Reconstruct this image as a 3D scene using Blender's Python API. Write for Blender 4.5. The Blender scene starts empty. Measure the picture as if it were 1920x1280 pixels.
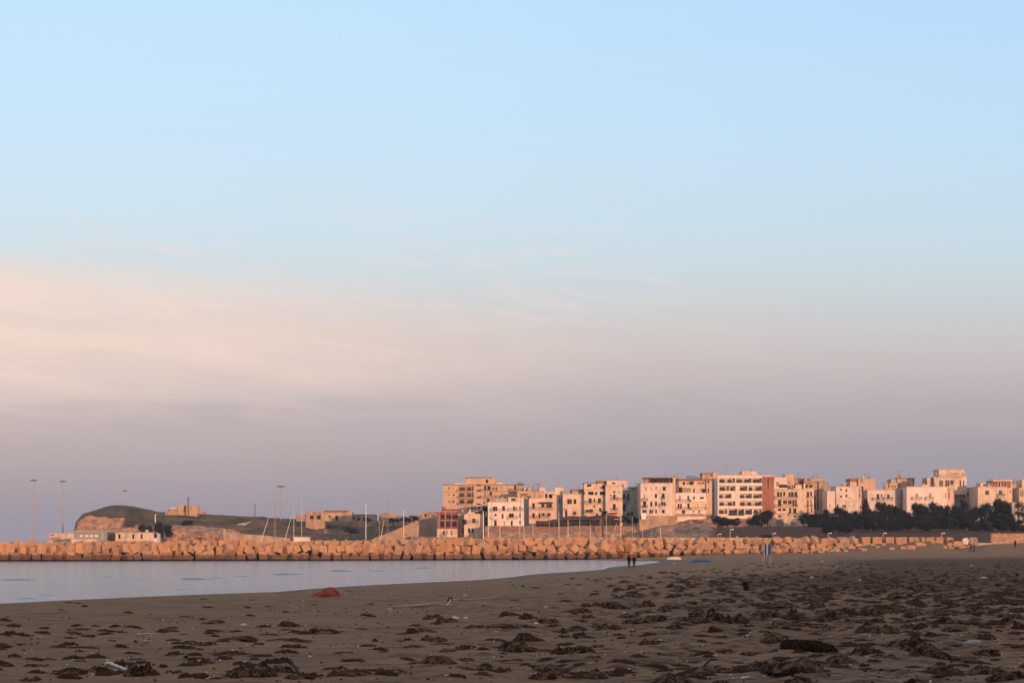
import bpy, bmesh, math, random
import numpy as np
from mathutils import Vector, Matrix, Euler
random.seed(7)
R = math.radians
SC = bpy.context.scene
COL = SC.collection

# ------------------------------------------------------------------ camera
F, CX, HY, H = 2987.0, 960.0, 1014.0, 3.7      # focal length in photo pixels, centre column, horizon row, eye height
cd = bpy.data.cameras.new('camera'); cam = bpy.data.objects.new('camera', cd); COL.objects.link(cam)
cam.location = (0, 0, H); cam.rotation_euler = (R(90), 0, 0)
cd.sensor_width = 36; cd.lens = 36*F/1920; cd.shift_y = (HY-640)/1920
cd.clip_start = 0.5; cd.clip_end = 40000
SC.camera = cam

# ------------------------------------------------------------------ light
SUN_EL, SUN_AZ = R(5.0), R(154)                # azimuth clockwise from +Y: behind the camera, to the right
sd = Vector((math.sin(SUN_AZ)*math.cos(SUN_EL), math.cos(SUN_AZ)*math.cos(SUN_EL), math.sin(SUN_EL)))
ld = bpy.data.lights.new('sun', 'SUN'); lo = bpy.data.objects.new('sun', ld); COL.objects.link(lo)
ld.energy = 4.2; ld.angle = R(0.55); ld.color = (1.0, 0.51, 0.28)
lo.rotation_euler = (-sd).to_track_quat('-Z', 'Y').to_euler(); lo.location = (60, -60, 80)

def srgb(r, g, b):
    f = lambda c: (c/255/12.92) if c/255 <= 0.04045 else ((c/255+0.055)/1.055)**2.4
    return (f(r), f(g), f(b), 1)

wd = bpy.data.worlds.new("World"); SC.world = wd; wd.use_nodes = True
nt = wd.node_tree; nt.nodes.clear()
def N(t, **k):
    n = nt.nodes.new(t)
    for a, b in k.items(): setattr(n, a, b)
    return n
def Lk(a, b): nt.links.new(a, b)
def MT(op, a, b=None, c=None, clamp=False):
    n = N('ShaderNodeMath', operation=op); n.use_clamp = clamp
    for i, v in enumerate((a, b, c)):
        if v is None: continue
        if isinstance(v, (int, float)): n.inputs[i].default_value = v
        else: Lk(v, n.inputs[i])
    return n.outputs[0]
def SM(v, a, b):                               # smoothstep
    n = N('ShaderNodeMapRange', interpolation_type='SMOOTHSTEP')
    Lk(v, n.inputs[0]); n.inputs[1].default_value = a; n.inputs[2].default_value = b
    return n.outputs[0]
def MX(f, a, b, bt='MIX'):
    n = N('ShaderNodeMix', data_type='RGBA', blend_type=bt)
    for s, v in ((n.inputs[0], f), (n.inputs[6], a), (n.inputs[7], b)):
        if isinstance(v, (int, float, tuple)): s.default_value = v
        else: Lk(v, s)
    return n.outputs[2]
tc = N('ShaderNodeTexCoord'); sp = N('ShaderNodeSeparateXYZ'); Lk(tc.outputs['Generated'], sp.inputs[0])
X, Y, Z = sp.outputs
Yp = MT('MAXIMUM', Y, 0.08)
U = MT('DIVIDE', X, Yp); V = MT('DIVIDE', Z, Yp)
def ramp(v, stops):
    n = N('ShaderNodeValToRGB'); Lk(v, n.inputs[0]); e = n.color_ramp.elements
    n.color_ramp.interpolation = 'EASE' if False else 'LINEAR'
    while len(e) < len(stops): e.new(0.5)
    for q, (p, c) in zip(e, stops): q.position = p; q.color = srgb(*c)
    return n.outputs[0]
VS = MT('MULTIPLY', V, 1.0, clamp=True)
def vpos(py): return max(0.0, (HY-py)/F)
L_ = [(1014,(150,149,172)),(980,(158,151,167)),(950,(166,155,163)),(900,(179,165,169)),(850,(190,175,173)),(800,(199,184,182)),(750,(206,193,190)),(700,(213,198,194)),(650,(223,205,198)),(600,(221,210,206)),(520,(214,223,227)),(400,(208,231,243)),(300,(206,231,249)),(100,(200,232,255)),(0,(196,231,255))]
R_ = [(1014,(142,140,160)),(950,(154,148,161)),(850,(167,159,167)),(780,(182,172,176)),(700,(199,188,188)),(620,(206,204,204)),(500,(203,220,228)),(400,(201,223,238)),(250,(196,225,247)),(0,(186,222,255))]
top = [(0.50,(196,212,232)),(1.0,(212,204,210))]
rl = ramp(VS, [(vpos(p), c) for p, c in L_]+top)
rr = ramp(VS, [(vpos(p), c) for p, c in R_]+top)
base = MX(SM(U, -0.30, 0.34), rl, rr)
cv = N('ShaderNodeCombineXYZ'); Lk(MT('MULTIPLY', U, 2.2), cv.inputs[0])
Lk(MT('MULTIPLY', MT('MULTIPLY_ADD', U, 0.12, V), 15.0), cv.inputs[1])
n1 = N('ShaderNodeTexNoise'); Lk(cv.outputs[0], n1.inputs['Vector']); n1.inputs['Scale'].default_value = 1.3; n1.inputs['Detail'].default_value = 7; n1.inputs['Roughness'].default_value = 0.52
n1.inputs['Distortion'].default_value = 0.5
n1b = N('ShaderNodeTexNoise'); Lk(cv.outputs[0], n1b.inputs['Vector']); n1b.inputs['Scale'].default_value = 4.5; n1b.inputs['Detail'].default_value = 6; n1b.inputs['Distortion'].default_value = 1.2
nz = n1.outputs['Fac']; nf = n1b.outputs['Fac']
# peach cloud bank, dense at the left, thinning to the right
vt = MT('MULTIPLY_ADD', U, -0.10, 0.140)        # its upper edge sinks to the right
edge = MT('ADD', MT('SUBTRACT', V, vt), MT('MULTIPLY', MT('SUBTRACT', MT('ADD', MT('MULTIPLY', nz, 0.65), MT('MULTIPLY', nf, 0.35)), 0.5), 0.13))
up = MT('SUBTRACT', 1.0, SM(edge, -0.012, 0.020))
lowm = SM(MT('ADD', V, MT('MULTIPLY', MT('SUBTRACT', nz, 0.5), 0.05)), 0.066, 0.115)
lf = MT('SUBTRACT', 1.0, SM(U, -0.36, 0.12))
cm = MT('MULTIPLY', MT('MULTIPLY', up, lowm), lf)
cm = MT('MULTIPLY', cm, MT('ADD', 0.50, MT('MULTIPLY', SM(MT('ADD', MT('MULTIPLY', nf, 0.4), MT('MULTIPLY', nz, 0.6)), 0.38, 0.60), 0.52)))
c1 = MX(MT('MULTIPLY', cm, 1.0), base, srgb(250, 222, 206))
# thin high streaks and a dusky band under the bank
st = MT('MULTIPLY', SM(MT('ADD', MT('MULTIPLY', nz, 0.5), MT('MULTIPLY', nf, 0.5)), 0.48, 0.66), MT('MULTIPLY', SM(V, 0.10, 0.15), MT('SUBTRACT', 1.0, SM(V, 0.17, 0.24))))
st = MT('MULTIPLY', st, MT('SUBTRACT', 1.0, SM(U, 0.05, 0.20)))
c2 = MX(MT('MULTIPLY', st, 0.55), c1, srgb(236, 224, 222))
db = MT('MULTIPLY', MT('MULTIPLY', SM(V, 0.062, 0.078), MT('SUBTRACT', 1.0, SM(V, 0.082, 0.102))), SM(nf, 0.38, 0.62))
c3 = MX(MT('MULTIPLY', db, 0.45), c2, srgb(184, 172, 176))
bg1 = N('ShaderNodeBackground'); Lk(c3, bg1.inputs[0]); bg1.inputs[1].default_value = 1.0
sky = N('ShaderNodeTexSky', sky_type='NISHITA'); sky.sun_disc = False
sky.sun_elevation = SUN_EL; sky.sun_rotation = SUN_AZ; sky.altitude = 10; sky.dust_density = 2.0
bg2 = N('ShaderNodeBackground'); Lk(sky.outputs[0], bg2.inputs[0]); bg2.inputs[1].default_value = 0.15
ms = N('ShaderNodeMixShader'); Lk(MT('ADD', 0.55, MT('MULTIPLY', SM(Y, -0.6, 0.25), 0.45)), ms.inputs[0]); Lk(bg2.outputs[0], ms.inputs[1]); Lk(bg1.outputs[0], ms.inputs[2])
wo = N('ShaderNodeOutputWorld'); Lk(ms.outputs[0], wo.inputs[0])
SC.view_settings.view_transform = 'Standard'; SC.view_settings.look = 'None'
SC.view_settings.exposure = 0; SC.view_settings.gamma = 1

# ------------------------------------------------------------------ helpers
def W(px, py, D): return Vector(((px-CX)/F*D, D, H+(HY-py)/F*D))
def K(k, x, y): return k[0]+x/k[2], k[1]+y/k[2]
C1=(0,860,6.4); C2=(200,860,6.4); C3=(400,860,6.4); C4=(620,860,6.4); C5=(800,870,7.53); C6=(980,870,6.7375)
C7=(1180,870,7.53); C8=(1330,870,6.7375); CA=(1500,860,6.4); CB=(1690,860,6.4); P1=(0,0,1)

def hash2(i, j, s):
    v = np.sin(i*127.1+j*311.7+s*74.7)*43758.5453
    return v-np.floor(v)
def vn(x, y, s=0):
    x = np.asarray(x, float); y = np.asarray(y, float)
    i = np.floor(x); j = np.floor(y); fx = x-i; fy = y-j
    fx = fx*fx*(3-2*fx); fy = fy*fy*(3-2*fy)
    a = hash2(i, j, s); b = hash2(i+1, j, s); c = hash2(i, j+1, s); d = hash2(i+1, j+1, s)
    return (a*(1-fx)+b*fx)*(1-fy)+(c*(1-fx)+d*fx)*fy
def fbm(x, y, o=4, s=0):
    t = 0; a = 0.5
    for k in range(o):
        t = t+a*vn(np.asarray(x)*2**k, np.asarray(y)*2**k, s+k*13); a *= 0.5
    return t
def sst(v, a, b):
    t = np.clip((v-a)/(b-a), 0, 1); return t*t*(3-2*t)

class MB:
    def __init__(s): s.v = []; s.f = []; s.m = []
    def quad(s, a, b, c, d, m=0):
        n = len(s.v); s.v += [tuple(a), tuple(b), tuple(c), tuple(d)]; s.f.append((n, n+1, n+2, n+3)); s.m.append(m)
    def tri(s, a, b, c, m=0):
        n = len(s.v); s.v += [tuple(a), tuple(b), tuple(c)]; s.f.append((n, n+1, n+2)); s.m.append(m)
    def box(s, x0, x1, y0, y1, z0, z1, m=0, T=None):
        n = len(s.v)
        p = [(x0,y0,z0),(x1,y0,z0),(x1,y1,z0),(x0,y1,z0),(x0,y0,z1),(x1,y0,z1),(x1,y1,z1),(x0,y1,z1)]
        if T is not None: p = [tuple(T@Vector(q)) for q in p]
        s.v += p
        for q in ((0,3,2,1),(4,5,6,7),(0,1,5,4),(1,2,6,5),(2,3,7,6),(3,0,4,7)):
            s.f.append(tuple(n+i for i in q)); s.m.append(m)
    def tube(s, pts, rad, n=6, m=0, cap=True):
        pts = [Vector(p) for p in pts]; k = len(pts); st = len(s.v)
        if isinstance(rad, (int, float)): rad = [rad]*k
        up0 = None
        for i, p in enumerate(pts):
            d = (pts[min(i+1, k-1)]-pts[max(i-1, 0)]).normalized()
            if up0 is None: up0 = Vector((0,0,1)) if abs(d.z) < 0.9 else Vector((1,0,0))
            a = d.cross(up0)
            if a.length < 1e-5: a = d.orthogonal()
            a.normalize(); b = d.cross(a).normalized()
            for j in range(n):
                t = 2*math.pi*j/n
                s.v.append(tuple(p+(a*math.cos(t)+b*math.sin(t))*rad[i]))
        for i in range(k-1):
            for j in range(n):
                q = (j+1) % n
                s.f.append((st+i*n+j, st+i*n+q, st+(i+1)*n+q, st+(i+1)*n+j)); s.m.append(m)
        if cap:
            s.f.append(tuple(st+j for j in range(n))[::-1]); s.m.append(m)
            s.f.append(tuple(st+(k-1)*n+j for j in range(n))); s.m.append(m)
    def mesh(s, name, mats, smooth=False):
        me = bpy.data.meshes.new(name); me.from_pydata(s.v, [], s.f)
        if not isinstance(mats, (list, tuple)): mats = [mats]
        for m in mats: me.materials.append(m)
        if len(mats) > 1: me.polygons.foreach_set('material_index', s.m)
        if smooth: me.polygons.foreach_set('use_smooth', [True]*len(s.f))
        me.update(); return me
    def build(s, name, mats, parent=None, smooth=False):
        return link(name, s.mesh(name, mats, smooth), parent)

def link(name, me, parent=None):
    o = bpy.data.objects.new(name, me); COL.objects.link(o)
    if parent is not None: o.parent = parent
    return o
def tag(o, label=None, cat=None, group=None, kind=None):
    if label: o['label'] = label
    if cat: o['category'] = cat
    if group: o['group'] = group
    if kind: o['kind'] = kind
    return o
def empty(name, loc=(0,0,0), rz=0.0):
    o = bpy.data.objects.new(name, None); COL.objects.link(o); o.empty_display_size = 0.2
    o.location = loc; o.rotation_euler = (0, 0, rz); return o
def copy_tree(o, parent=None):
    c = o.copy(); COL.objects.link(c)
    if parent is not None: c.parent = parent
    for ch in [q for q in o.children]: copy_tree(ch, c)
    return c
def grid_mesh(name, P, mat, attrs=None, smooth=True):
    """P: (rows, cols, 3) array"""
    r, c, _ = P.shape
    me = bpy.data.meshes.new(name)
    me.vertices.add(r*c); me.vertices.foreach_set('co', P.astype(np.float32).ravel())
    i = np.arange(r*c).reshape(r, c)
    q = np.stack([i[:-1,:-1], i[:-1,1:], i[1:,1:], i[1:,:-1]], -1).reshape(-1, 4)
    nf = len(q); me.loops.add(nf*4); me.loops.foreach_set('vertex_index', q.ravel().astype(np.int32))
    me.polygons.add(nf); me.polygons.foreach_set('loop_start', np.arange(nf, dtype=np.int32)*4)
    me.update(calc_edges=True)
    if smooth: me.polygons.foreach_set('use_smooth', np.ones(nf, bool))
    for k, a in (attrs or {}).items():
        at = me.attributes.new(k, 'FLOAT', 'POINT'); at.data.foreach_set('value', a.astype(np.float32).ravel())
    me.materials.append(mat); me.validate(); return me

# ------------------------------------------------------------------ materials
class MatB:
    def __init__(s, name):
        s.m = bpy.data.materials.new(name); s.m.use_nodes = True; s.t = s.m.node_tree
        s.b = s.t.nodes['Principled BSDF']
    def n(s, t, **k):
        q = s.t.nodes.new(t)
        for a, b in k.items(): setattr(q, a, b)
        return q
    def l(s, a, b): s.t.links.new(a, b)
    def set(s, k, v): s.b.inputs[k].default_value = v
    def coord(s, kind='Object', scale=(1,1,1)):
        t = s.n('ShaderNodeTexCoord'); m = s.n('ShaderNodeMapping'); m.inputs['Scale'].default_value = scale
        s.l(t.outputs[kind], m.inputs[0]); return m.outputs[0]
    def world(s, scale=(1,1,1)):
        g = s.n('ShaderNodeNewGeometry'); m = s.n('ShaderNodeMapping'); m.inputs['Scale'].default_value = scale
        s.l(g.outputs['Position'], m.inputs[0]); return m.outputs[0]
    def noise(s, v, scale, detail=4, rough=0.55):
        q = s.n('ShaderNodeTexNoise'); s.l(v, q.inputs['Vector']); q.inputs['Scale'].default_value = scale
        q.inputs['Detail'].default_value = detail; q.inputs['Roughness'].default_value = rough; return q.outputs['Fac']
    def rng(s, v, a, b, c=0.0, d=1.0):
        q = s.n('ShaderNodeMapRange', interpolation_type='SMOOTHSTEP'); s.l(v, q.inputs[0])
        for i, x in enumerate((a, b, c, d)): q.inputs[i+1].default_value = x
        return q.outputs[0]
    def mix(s, f, a, b, bt='MIX'):
        q = s.n('ShaderNodeMix', data_type='RGBA', blend_type=bt)
        for so, v in ((q.inputs[0], f), (q.inputs[6], a), (q.inputs[7], b)):
            if isinstance(v, (int, float)): so.default_value = v
            elif isinstance(v, tuple): so.default_value = v if len(v) == 4 else (*v, 1)
            else: s.l(v, so)
        return q.outputs[2]
    def math(s, op, a, b=None, clamp=False):
        q = s.n('ShaderNodeMath', operation=op); q.use_clamp = clamp
        for i, v in enumerate((a, b)):
            if v is None: continue
            if isinstance(v, (int, float)): q.inputs[i].default_value = v
            else: s.l(v, q.inputs[i])
        return q.outputs[0]
    def col(s, c):
        if isinstance(c, tuple): s.b.inputs['Base Color'].default_value = c if len(c) == 4 else (*c, 1)
        else: s.l(c, s.b.inputs['Base Color'])
    def bump(s, h, strength=0.3, dist=0.05):
        q = s.n('ShaderNodeBump'); q.inputs['Strength'].default_value = strength; q.inputs['Distance'].default_value = dist
        s.l(h, q.inputs['Height']); s.l(q.outputs[0], s.b.inputs['Normal'])
    def attr(s, name):
        q = s.n('ShaderNodeAttribute', attribute_name=name); return q.outputs['Fac']
    def rand(s): return s.n('ShaderNodeObjectInfo').outputs['Random']

def simple(name, c, rough=0.7, var=0.25, scale=1.5, metal=0.0, spec=0.3, bump=0.0, streak=False):
    b = MatB(name); v = b.coord('Object', (1, 1, 0.35) if streak else (1, 1, 1))
    n = b.noise(v, scale, 5); n2 = b.noise(b.coord(), scale*6, 3)
    lo_ = tuple(x*(1-var) for x in c); hi_ = tuple(min(1, x*(1+var*0.6)) for x in c)
    f = b.rng(n, 0.3, 0.7); cc = b.mix(f, lo_, hi_)
    cc = b.mix(b.rng(n2, 0.55, 0.75, 0, 0.35*var/0.25), cc, tuple(x*0.6 for x in c))
    b.col(cc); b.set('Roughness', rough); b.set('Metallic', metal); b.set('Specular IOR Level', spec)
    if bump: b.bump(n2, bump, 0.03)
    return b.m
def plaster(name, c, dirt=0.3):
    b = MatB(name)
    n = b.noise(b.coord('Object', (0.6, 0.6, 0.25)), 0.8, 6, 0.6)       # large stains
    s = b.noise(b.coord('Object', (3.0, 3.0, 0.18)), 1.2, 4, 0.6)       # rain streaks
    g = b.noise(b.coord(), 7, 3)
    cc = b.mix(b.rng(n, 0.35, 0.7), c, tuple(x*(1-dirt) for x in c))
    cc = b.mix(b.rng(s, 0.58, 0.74, 0, 0.5*dirt/0.3), cc, tuple(x*y for x, y in zip(c, (0.62, 0.6, 0.6))))
    cc = b.mix(b.rng(g, 0.4, 0.8, 0, 0.12), cc, (0.25, 0.2, 0.17))
    b.col(cc); b.set('Roughness', 0.85); b.set('Specular IOR Level', 0.2); b.bump(g, 0.15, 0.02)
    return b.m
M = {}
M['white'] = plaster('plaster_white', (0.72, 0.62, 0.58)); M['white2'] = plaster('plaster_bright', (0.80, 0.70, 0.67), 0.18)
M['cream'] = plaster('plaster_cream', (0.70, 0.56, 0.47)); M['ochre'] = plaster('plaster_ochre', (0.58, 0.41, 0.31), 0.2)
M['pink'] = plaster('plaster_pink', (0.66, 0.50, 0.42)); M['tan'] = plaster('plaster_tan', (0.52, 0.38, 0.27), 0.35)
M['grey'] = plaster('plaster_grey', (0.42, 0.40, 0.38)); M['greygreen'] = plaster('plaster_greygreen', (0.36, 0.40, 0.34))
M['brick'] = plaster('brick_red', (0.34, 0.15, 0.10), 0.3); M['dred'] = plaster('dark_red', (0.27, 0.085, 0.085), 0.3)
M['stone'] = plaster('old_stone', (0.46, 0.33, 0.25), 0.45)
M['rroof'] = simple('red_roof', (0.30, 0.12, 0.08), 0.8); M['slab'] = simple('dark_slab', (0.20, 0.13, 0.11), 0.8)
M['frame'] = simple('window_frame', (0.15, 0.10, 0.08), 0.5); M['shut'] = simple('shutter', (0.30, 0.23, 0.19), 0.6)
M['brownshut'] = simple('brown_shutter', (0.20, 0.11, 0.07), 0.6)
M['greydoor'] = simple('grey_door', (0.28, 0.26, 0.27), 0.5, 0.15); M['rail'] = simple('iron_rail', (0.12, 0.10, 0.10), 0.5)
M['teal'] = simple('teal_awning', (0.02, 0.22, 0.20), 0.7); M['dawn'] = simple('dark_awning', (0.09, 0.035, 0.04), 0.8)
M['blue'] = simple('solar_blue', (0.05, 0.12, 0.30), 0.3); M['curt'] = simple('curtain', (0.75, 0.55, 0.22), 0.8)
b = MatB('glass_dark'); b.col((0.010, 0.012, 0.018)); b.set('Roughness', 0.3); b.set('Specular IOR Level', 0.2); M['glass'] = b.m
M['mast'] = simple('mast_aluminium', (0.80, 0.70, 0.62), 0.35, 0.1, metal=0.2); M['hull'] = simple('hull_white', (0.75, 0.74, 0.72), 0.3, 0.08)
M['galv'] = simple('galvanised', (0.30, 0.27, 0.26), 0.5, 0.1, metal=0.4); M['dark'] = simple('dark_plastic', (0.012, 0.012, 0.014), 0.6, 0.2)
M['deck'] = simple('deck', (0.35, 0.24, 0.15), 0.6); M['navy'] = simple('navy_cloth', (0.02, 0.035, 0.08), 0.8)
M['conc'] = plaster('concrete', (0.55, 0.44, 0.34), 0.25)

# promenade rock used for the blocks: ochre concrete, wet and algae-dark near the water
b = MatB('breakwater_concrete'); v = b.coord()
n = b.noise(v, 1.1, 6, 0.6); g = b.noise(v, 9, 4, 0.6)
rnd = b.rand()
c = b.mix(rnd, (0.54, 0.31, 0.165), (0.44, 0.29, 0.20))
c = b.mix(b.rng(n, 0.35, 0.75, 0, 0.7), c, (0.26, 0.155, 0.12))
c = b.mix(b.rng(g, 0.55, 0.8, 0, 0.5), c, (0.22, 0.15, 0.11))
pz = b.n('ShaderNodeSeparateXYZ'); b.l(b.world(), pz.inputs[0])
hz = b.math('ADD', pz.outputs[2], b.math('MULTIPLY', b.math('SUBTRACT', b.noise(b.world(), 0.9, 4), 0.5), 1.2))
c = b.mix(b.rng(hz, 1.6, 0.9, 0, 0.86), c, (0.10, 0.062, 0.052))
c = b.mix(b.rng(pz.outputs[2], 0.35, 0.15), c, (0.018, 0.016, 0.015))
b.col(c); b.set('Roughness', 0.85); b.set('Specular IOR Level', 0.2); b.bump(g, 0.5, 0.06); M['block'] = b.m

# beach sand with weed litter trodden into it (attributes: wet, litter)
b = MatB('sand'); v = b.world()
n = b.noise(b.world((0.25, 0.6, 1)), 1.0, 6, 0.6); g = b.noise(v, 14, 5, 0.65); fine = b.noise(v, 60, 3)
c = b.mix(b.rng(n, 0.3, 0.7), (0.212, 0.134, 0.078), (0.292, 0.194, 0.118))
c = b.mix(b.rng(g, 0.5, 0.8, 0, 0.5), c, (0.125, 0.076, 0.048))
sk = b.noise(b.world((0.45, 2.2, 1)), 1.0, 7, 0.68)
c = b.mix(b.rng(sk, 0.50, 0.66, 0, 0.62), c, (0.11, 0.066, 0.043))  # dark streaks put the shade of the sand's relief into its colour
wetn = b.noise(b.world((0.12, 0.35, 1)), 1.0, 4)
c = b.mix(b.rng(wetn, 0.52, 0.68, 0, 0.35), c, (0.17, 0.135, 0.110))
lit = b.attr('litter')
ln = b.noise(b.world((0.9, 1.6, 1)), 1.6, 7, 0.72)
lf_ = b.math('MULTIPLY', b.rng(b.math('ADD', ln, b.math('MULTIPLY', lit, 0.22)), 0.60, 0.72), b.math('MINIMUM', b.math('MULTIPLY', lit, 2.5), 1.0))
c = b.mix(b.math('MULTIPLY', lf_, 0.85), c, (0.060, 0.030, 0.018))
wet = b.attr('wet'); c = b.mix(wet, c, (0.105, 0.076, 0.058))
b.col(c)
rr_ = b.n('ShaderNodeMapRange'); b.l(wet, rr_.inputs[0]); rr_.inputs[3].default_value = 0.9; rr_.inputs[4].default_value = 0.55; b.l(rr_.outputs[0], b.b.inputs['Roughness'])
b.set('Specular IOR Level', 0.15)
b.bump(b.math('ADD', b.math('MULTIPLY', g, 1.6), b.math('ADD', fine, b.math('MULTIPLY', lf_, 1.0))), 0.8, 0.06); M['sand'] = b.m

# dried seaweed, sand blown over its flat tops
b = MatB('seaweed'); v = b.coord('Object', (1.2, 3.0, 6.0))
n = b.noise(b.world((2.2, 4.0, 10)), 2.2, 6, 0.7); g = b.noise(b.world((10, 22, 30)), 2.0, 5, 0.7)
c = b.mix(b.rng(g, 0.3, 0.7), (0.008, 0.0045, 0.003), (0.060, 0.028, 0.013))
ge = b.n('ShaderNodeNewGeometry'); sx = b.n('ShaderNodeSeparateXYZ'); b.l(ge.outputs['Normal'], sx.inputs[0])
upf = b.rng(sx.outputs[2], 0.25, 0.6)
wf = b.math('ADD', b.attr('weed'), b.rng(g, 0.58, 0.75, 0, 0.5), True)
sandc = b.mix(b.rng(g, 0.3, 0.7), (0.20, 0.130, 0.086), (0.12, 0.074, 0.048))
c = b.mix(b.math('MULTIPLY', b.math('SUBTRACT', 1.0, wf), upf), c, sandc)
b.col(c); b.set('Roughness', 0.9); b.set('Specular IOR Level', 0.1); b.bump(g, 0.7, 0.04); M['weed'] = b.m
b = MatB('seaweed_strand'); g = b.noise(b.world(), 9, 3); c = b.mix(b.rng(g, 0.35, 0.65), (0.007, 0.004, 0.003), (0.040, 0.019, 0.010))
b.col(c); b.set('Roughness', 0.8); b.set('Specular IOR Level', 0.15); M['strand'] = b.m
b = MatB('green_weed'); g = b.noise(b.world(), 9, 3); c = b.mix(b.rng(g, 0.35, 0.65), (0.10, 0.08, 0.012), (0.04, 0.03, 0.01))
b.col(c); b.set('Roughness', 0.9); M['gweed'] = b.m

# sea
b = MatB('sea_water'); b.col((0.15, 0.19, 0.22)); b.set('Roughness', 0.12); b.set('IOR', 1.75); b.set('Specular IOR Level', 0.9)
n = b.noise(b.world((0.5, 1.0, 1)), 2.4, 5, 0.65); n2 = b.noise(b.world((0.03, 0.16, 1)), 1.0, 4, 0.6)
b.bump(b.math('ADD', n, b.math('MULTIPLY', n2, 1.2)), 1.0, 0.20); M['sea'] = b.m
b = MatB('foam'); b.col((0.62, 0.66, 0.70)); b.set('Roughness', 0.6); M['foam'] = b.m

# terrain
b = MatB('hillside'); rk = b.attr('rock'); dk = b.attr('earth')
n = b.noise(b.world((0.07, 0.05, 0.45)), 1.0, 8, 0.75); g = b.noise(b.world((1, 1, 1.6)), 0.35, 6, 0.7)
grass = b.mix(b.rng(n, 0.38, 0.62), (0.045, 0.056, 0.036), (0.165, 0.112, 0.080))
rock = b.mix(b.rng(g, 0.38, 0.62), (0.22, 0.145, 0.115), (0.46, 0.30, 0.21))
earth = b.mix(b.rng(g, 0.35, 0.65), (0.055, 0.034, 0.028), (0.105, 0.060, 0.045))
rr = b.math('ADD', rk, b.math('MULTIPLY', b.math('SUBTRACT', b.noise(b.world((0.12, 0.12, 0.3)), 1.0, 5, 0.7), 0.5), 0.9))
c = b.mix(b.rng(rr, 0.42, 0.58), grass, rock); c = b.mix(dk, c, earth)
b.col(c); b.set('Roughness', 0.95); b.set('Specular IOR Level', 0.1); b.bump(g, 0.8, 1.0); M['hill'] = b.m
b = MatB('rubble_wall'); vo = b.n('ShaderNodeTexVoronoi'); b.l(b.coord('Object', (1.6, 1.6, 2.6)), vo.inputs['Vector']); vo.inputs['Scale'].default_value = 1.0
c = b.mix(b.noise(b.coord(), 0.7, 5), (0.50, 0.34, 0.24), (0.34, 0.23, 0.18)); c = b.mix(b.rng(vo.outputs['Distance'], 0.45, 0.75, 0, 0.55), c, (0.16, 0.10, 0.08))
b.col(c); b.set('Roughness', 0.95); b.bump(vo.outputs['Distance'], 0.5, 0.1); M['rubble'] = b.m
b = MatB('old_terrace_wall'); c = b.mix(b.rng(b.noise(b.coord('Object', (1,1,2)), 0.6, 6, 0.7), 0.35, 0.65), (0.27, 0.17, 0.14), (0.17, 0.115, 0.105))
b.col(c); b.set('Roughness', 0.95); b.bump(b.noise(b.coord(), 2.5, 5), 0.5, 0.2); M['twall'] = b.m
# leaves
b = MatB('pine_leaf'); c = b.mix(b.rand(), (0.013, 0.023, 0.024), (0.018, 0.030, 0.027)); c = b.mix(b.rng(b.noise(b.coord(), 6, 2), 0.4, 0.7), c, (0.007, 0.013, 0.016))
b.col(c); b.set('Roughness', 0.8); b.set('Specular IOR Level', 0.15); M['leaf'] = b.m
M['bark'] = simple('bark', (0.07, 0.045, 0.035), 0.9)
# ------------------------------------------------------------------ ground heights
SY = [-80, 0, 60, 89.9, 102, 124, 151, 191.6, 230, 269.6, 282, 294, 304, 320]
SX = [-112, -70, -43, -28.9, -22.6, -15.0, -4.4, 7.2, 15.6, 23.6, 26.0, 25.0, 21.5, 15.0]
def xs(y): return np.interp(y, SY, SX)+0.9*np.sin(np.asarray(y)*0.13)*sst(np.asarray(y, float), 60, 90)*(1-sst(np.asarray(y, float), 230, 270))
TP = [-2000, 1200, 1300, 1500, 1620, 1700, 1800, 1850, 1920, 2300, 4000]
TZ = [0.30, 0.40, 0.75, 1.20, 1.60, 1.9, 2.0, 2.95, 3.25, 3.7, 4.2]
def zg0(x, y):
    x = np.asarray(x, float); y = np.asarray(y, float)
    d = (x-xs(y))*0.93
    A = 1.5-1.08*sst(y, 35, 215)
    z = np.where(d > 0, A*(1-np.exp(-np.maximum(d, 0)/14.0)), np.maximum(d*0.06, -2.0))
    px = CX+F*x/np.maximum(y, 1.0)
    zt = np.interp(px, TP, TZ)
    k = sst(y, 255, 332)*sst(d, 0, 18)
    return z*(1-k)+zt*k, d
def zg(x, y):
    z, d = zg0(x, y); x = np.asarray(x, float); y = np.asarray(y, float)
    amp = sst(d, 6, 30)*(0.55+0.45*sst(x, -8, 12))*(1-0.5*sst(y, 120, 280))
    m = (fbm(x*0.55, y*0.33, 4, 3)-0.47)*0.46+(fbm(x*1.9, y*1.1, 3, 9)-0.45)*0.15
    z = z+m*amp
    px = CX+F*x/np.maximum(y, 1.0)
    # wind-blown sand banked against the right-hand blocks
    z = z+sst(px, 1560, 1640)*(1-sst(px, 1760, 1800))*np.exp(-((y-336)/6.5)**2)*(0.75+1.7*fbm(x*0.22, y*0.1, 3, 5))
    return z
def zgs(x, y): return float(zg(np.array([x]), np.array([y]))[0])
def ghit(px, py):
    t = (px-CX)/F; s = (HY-py)/F
    D = np.concatenate([np.arange(8, 80, 0.05), np.arange(80, 345, 0.25)])
    g = zg(t*D, D); r = H+s*D
    w = np.nonzero(r <= g)[0]
    d = D[w[0]] if len(w) else 340.0
    return Vector((t*d, d, zgs(t*d, d))), d

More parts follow.
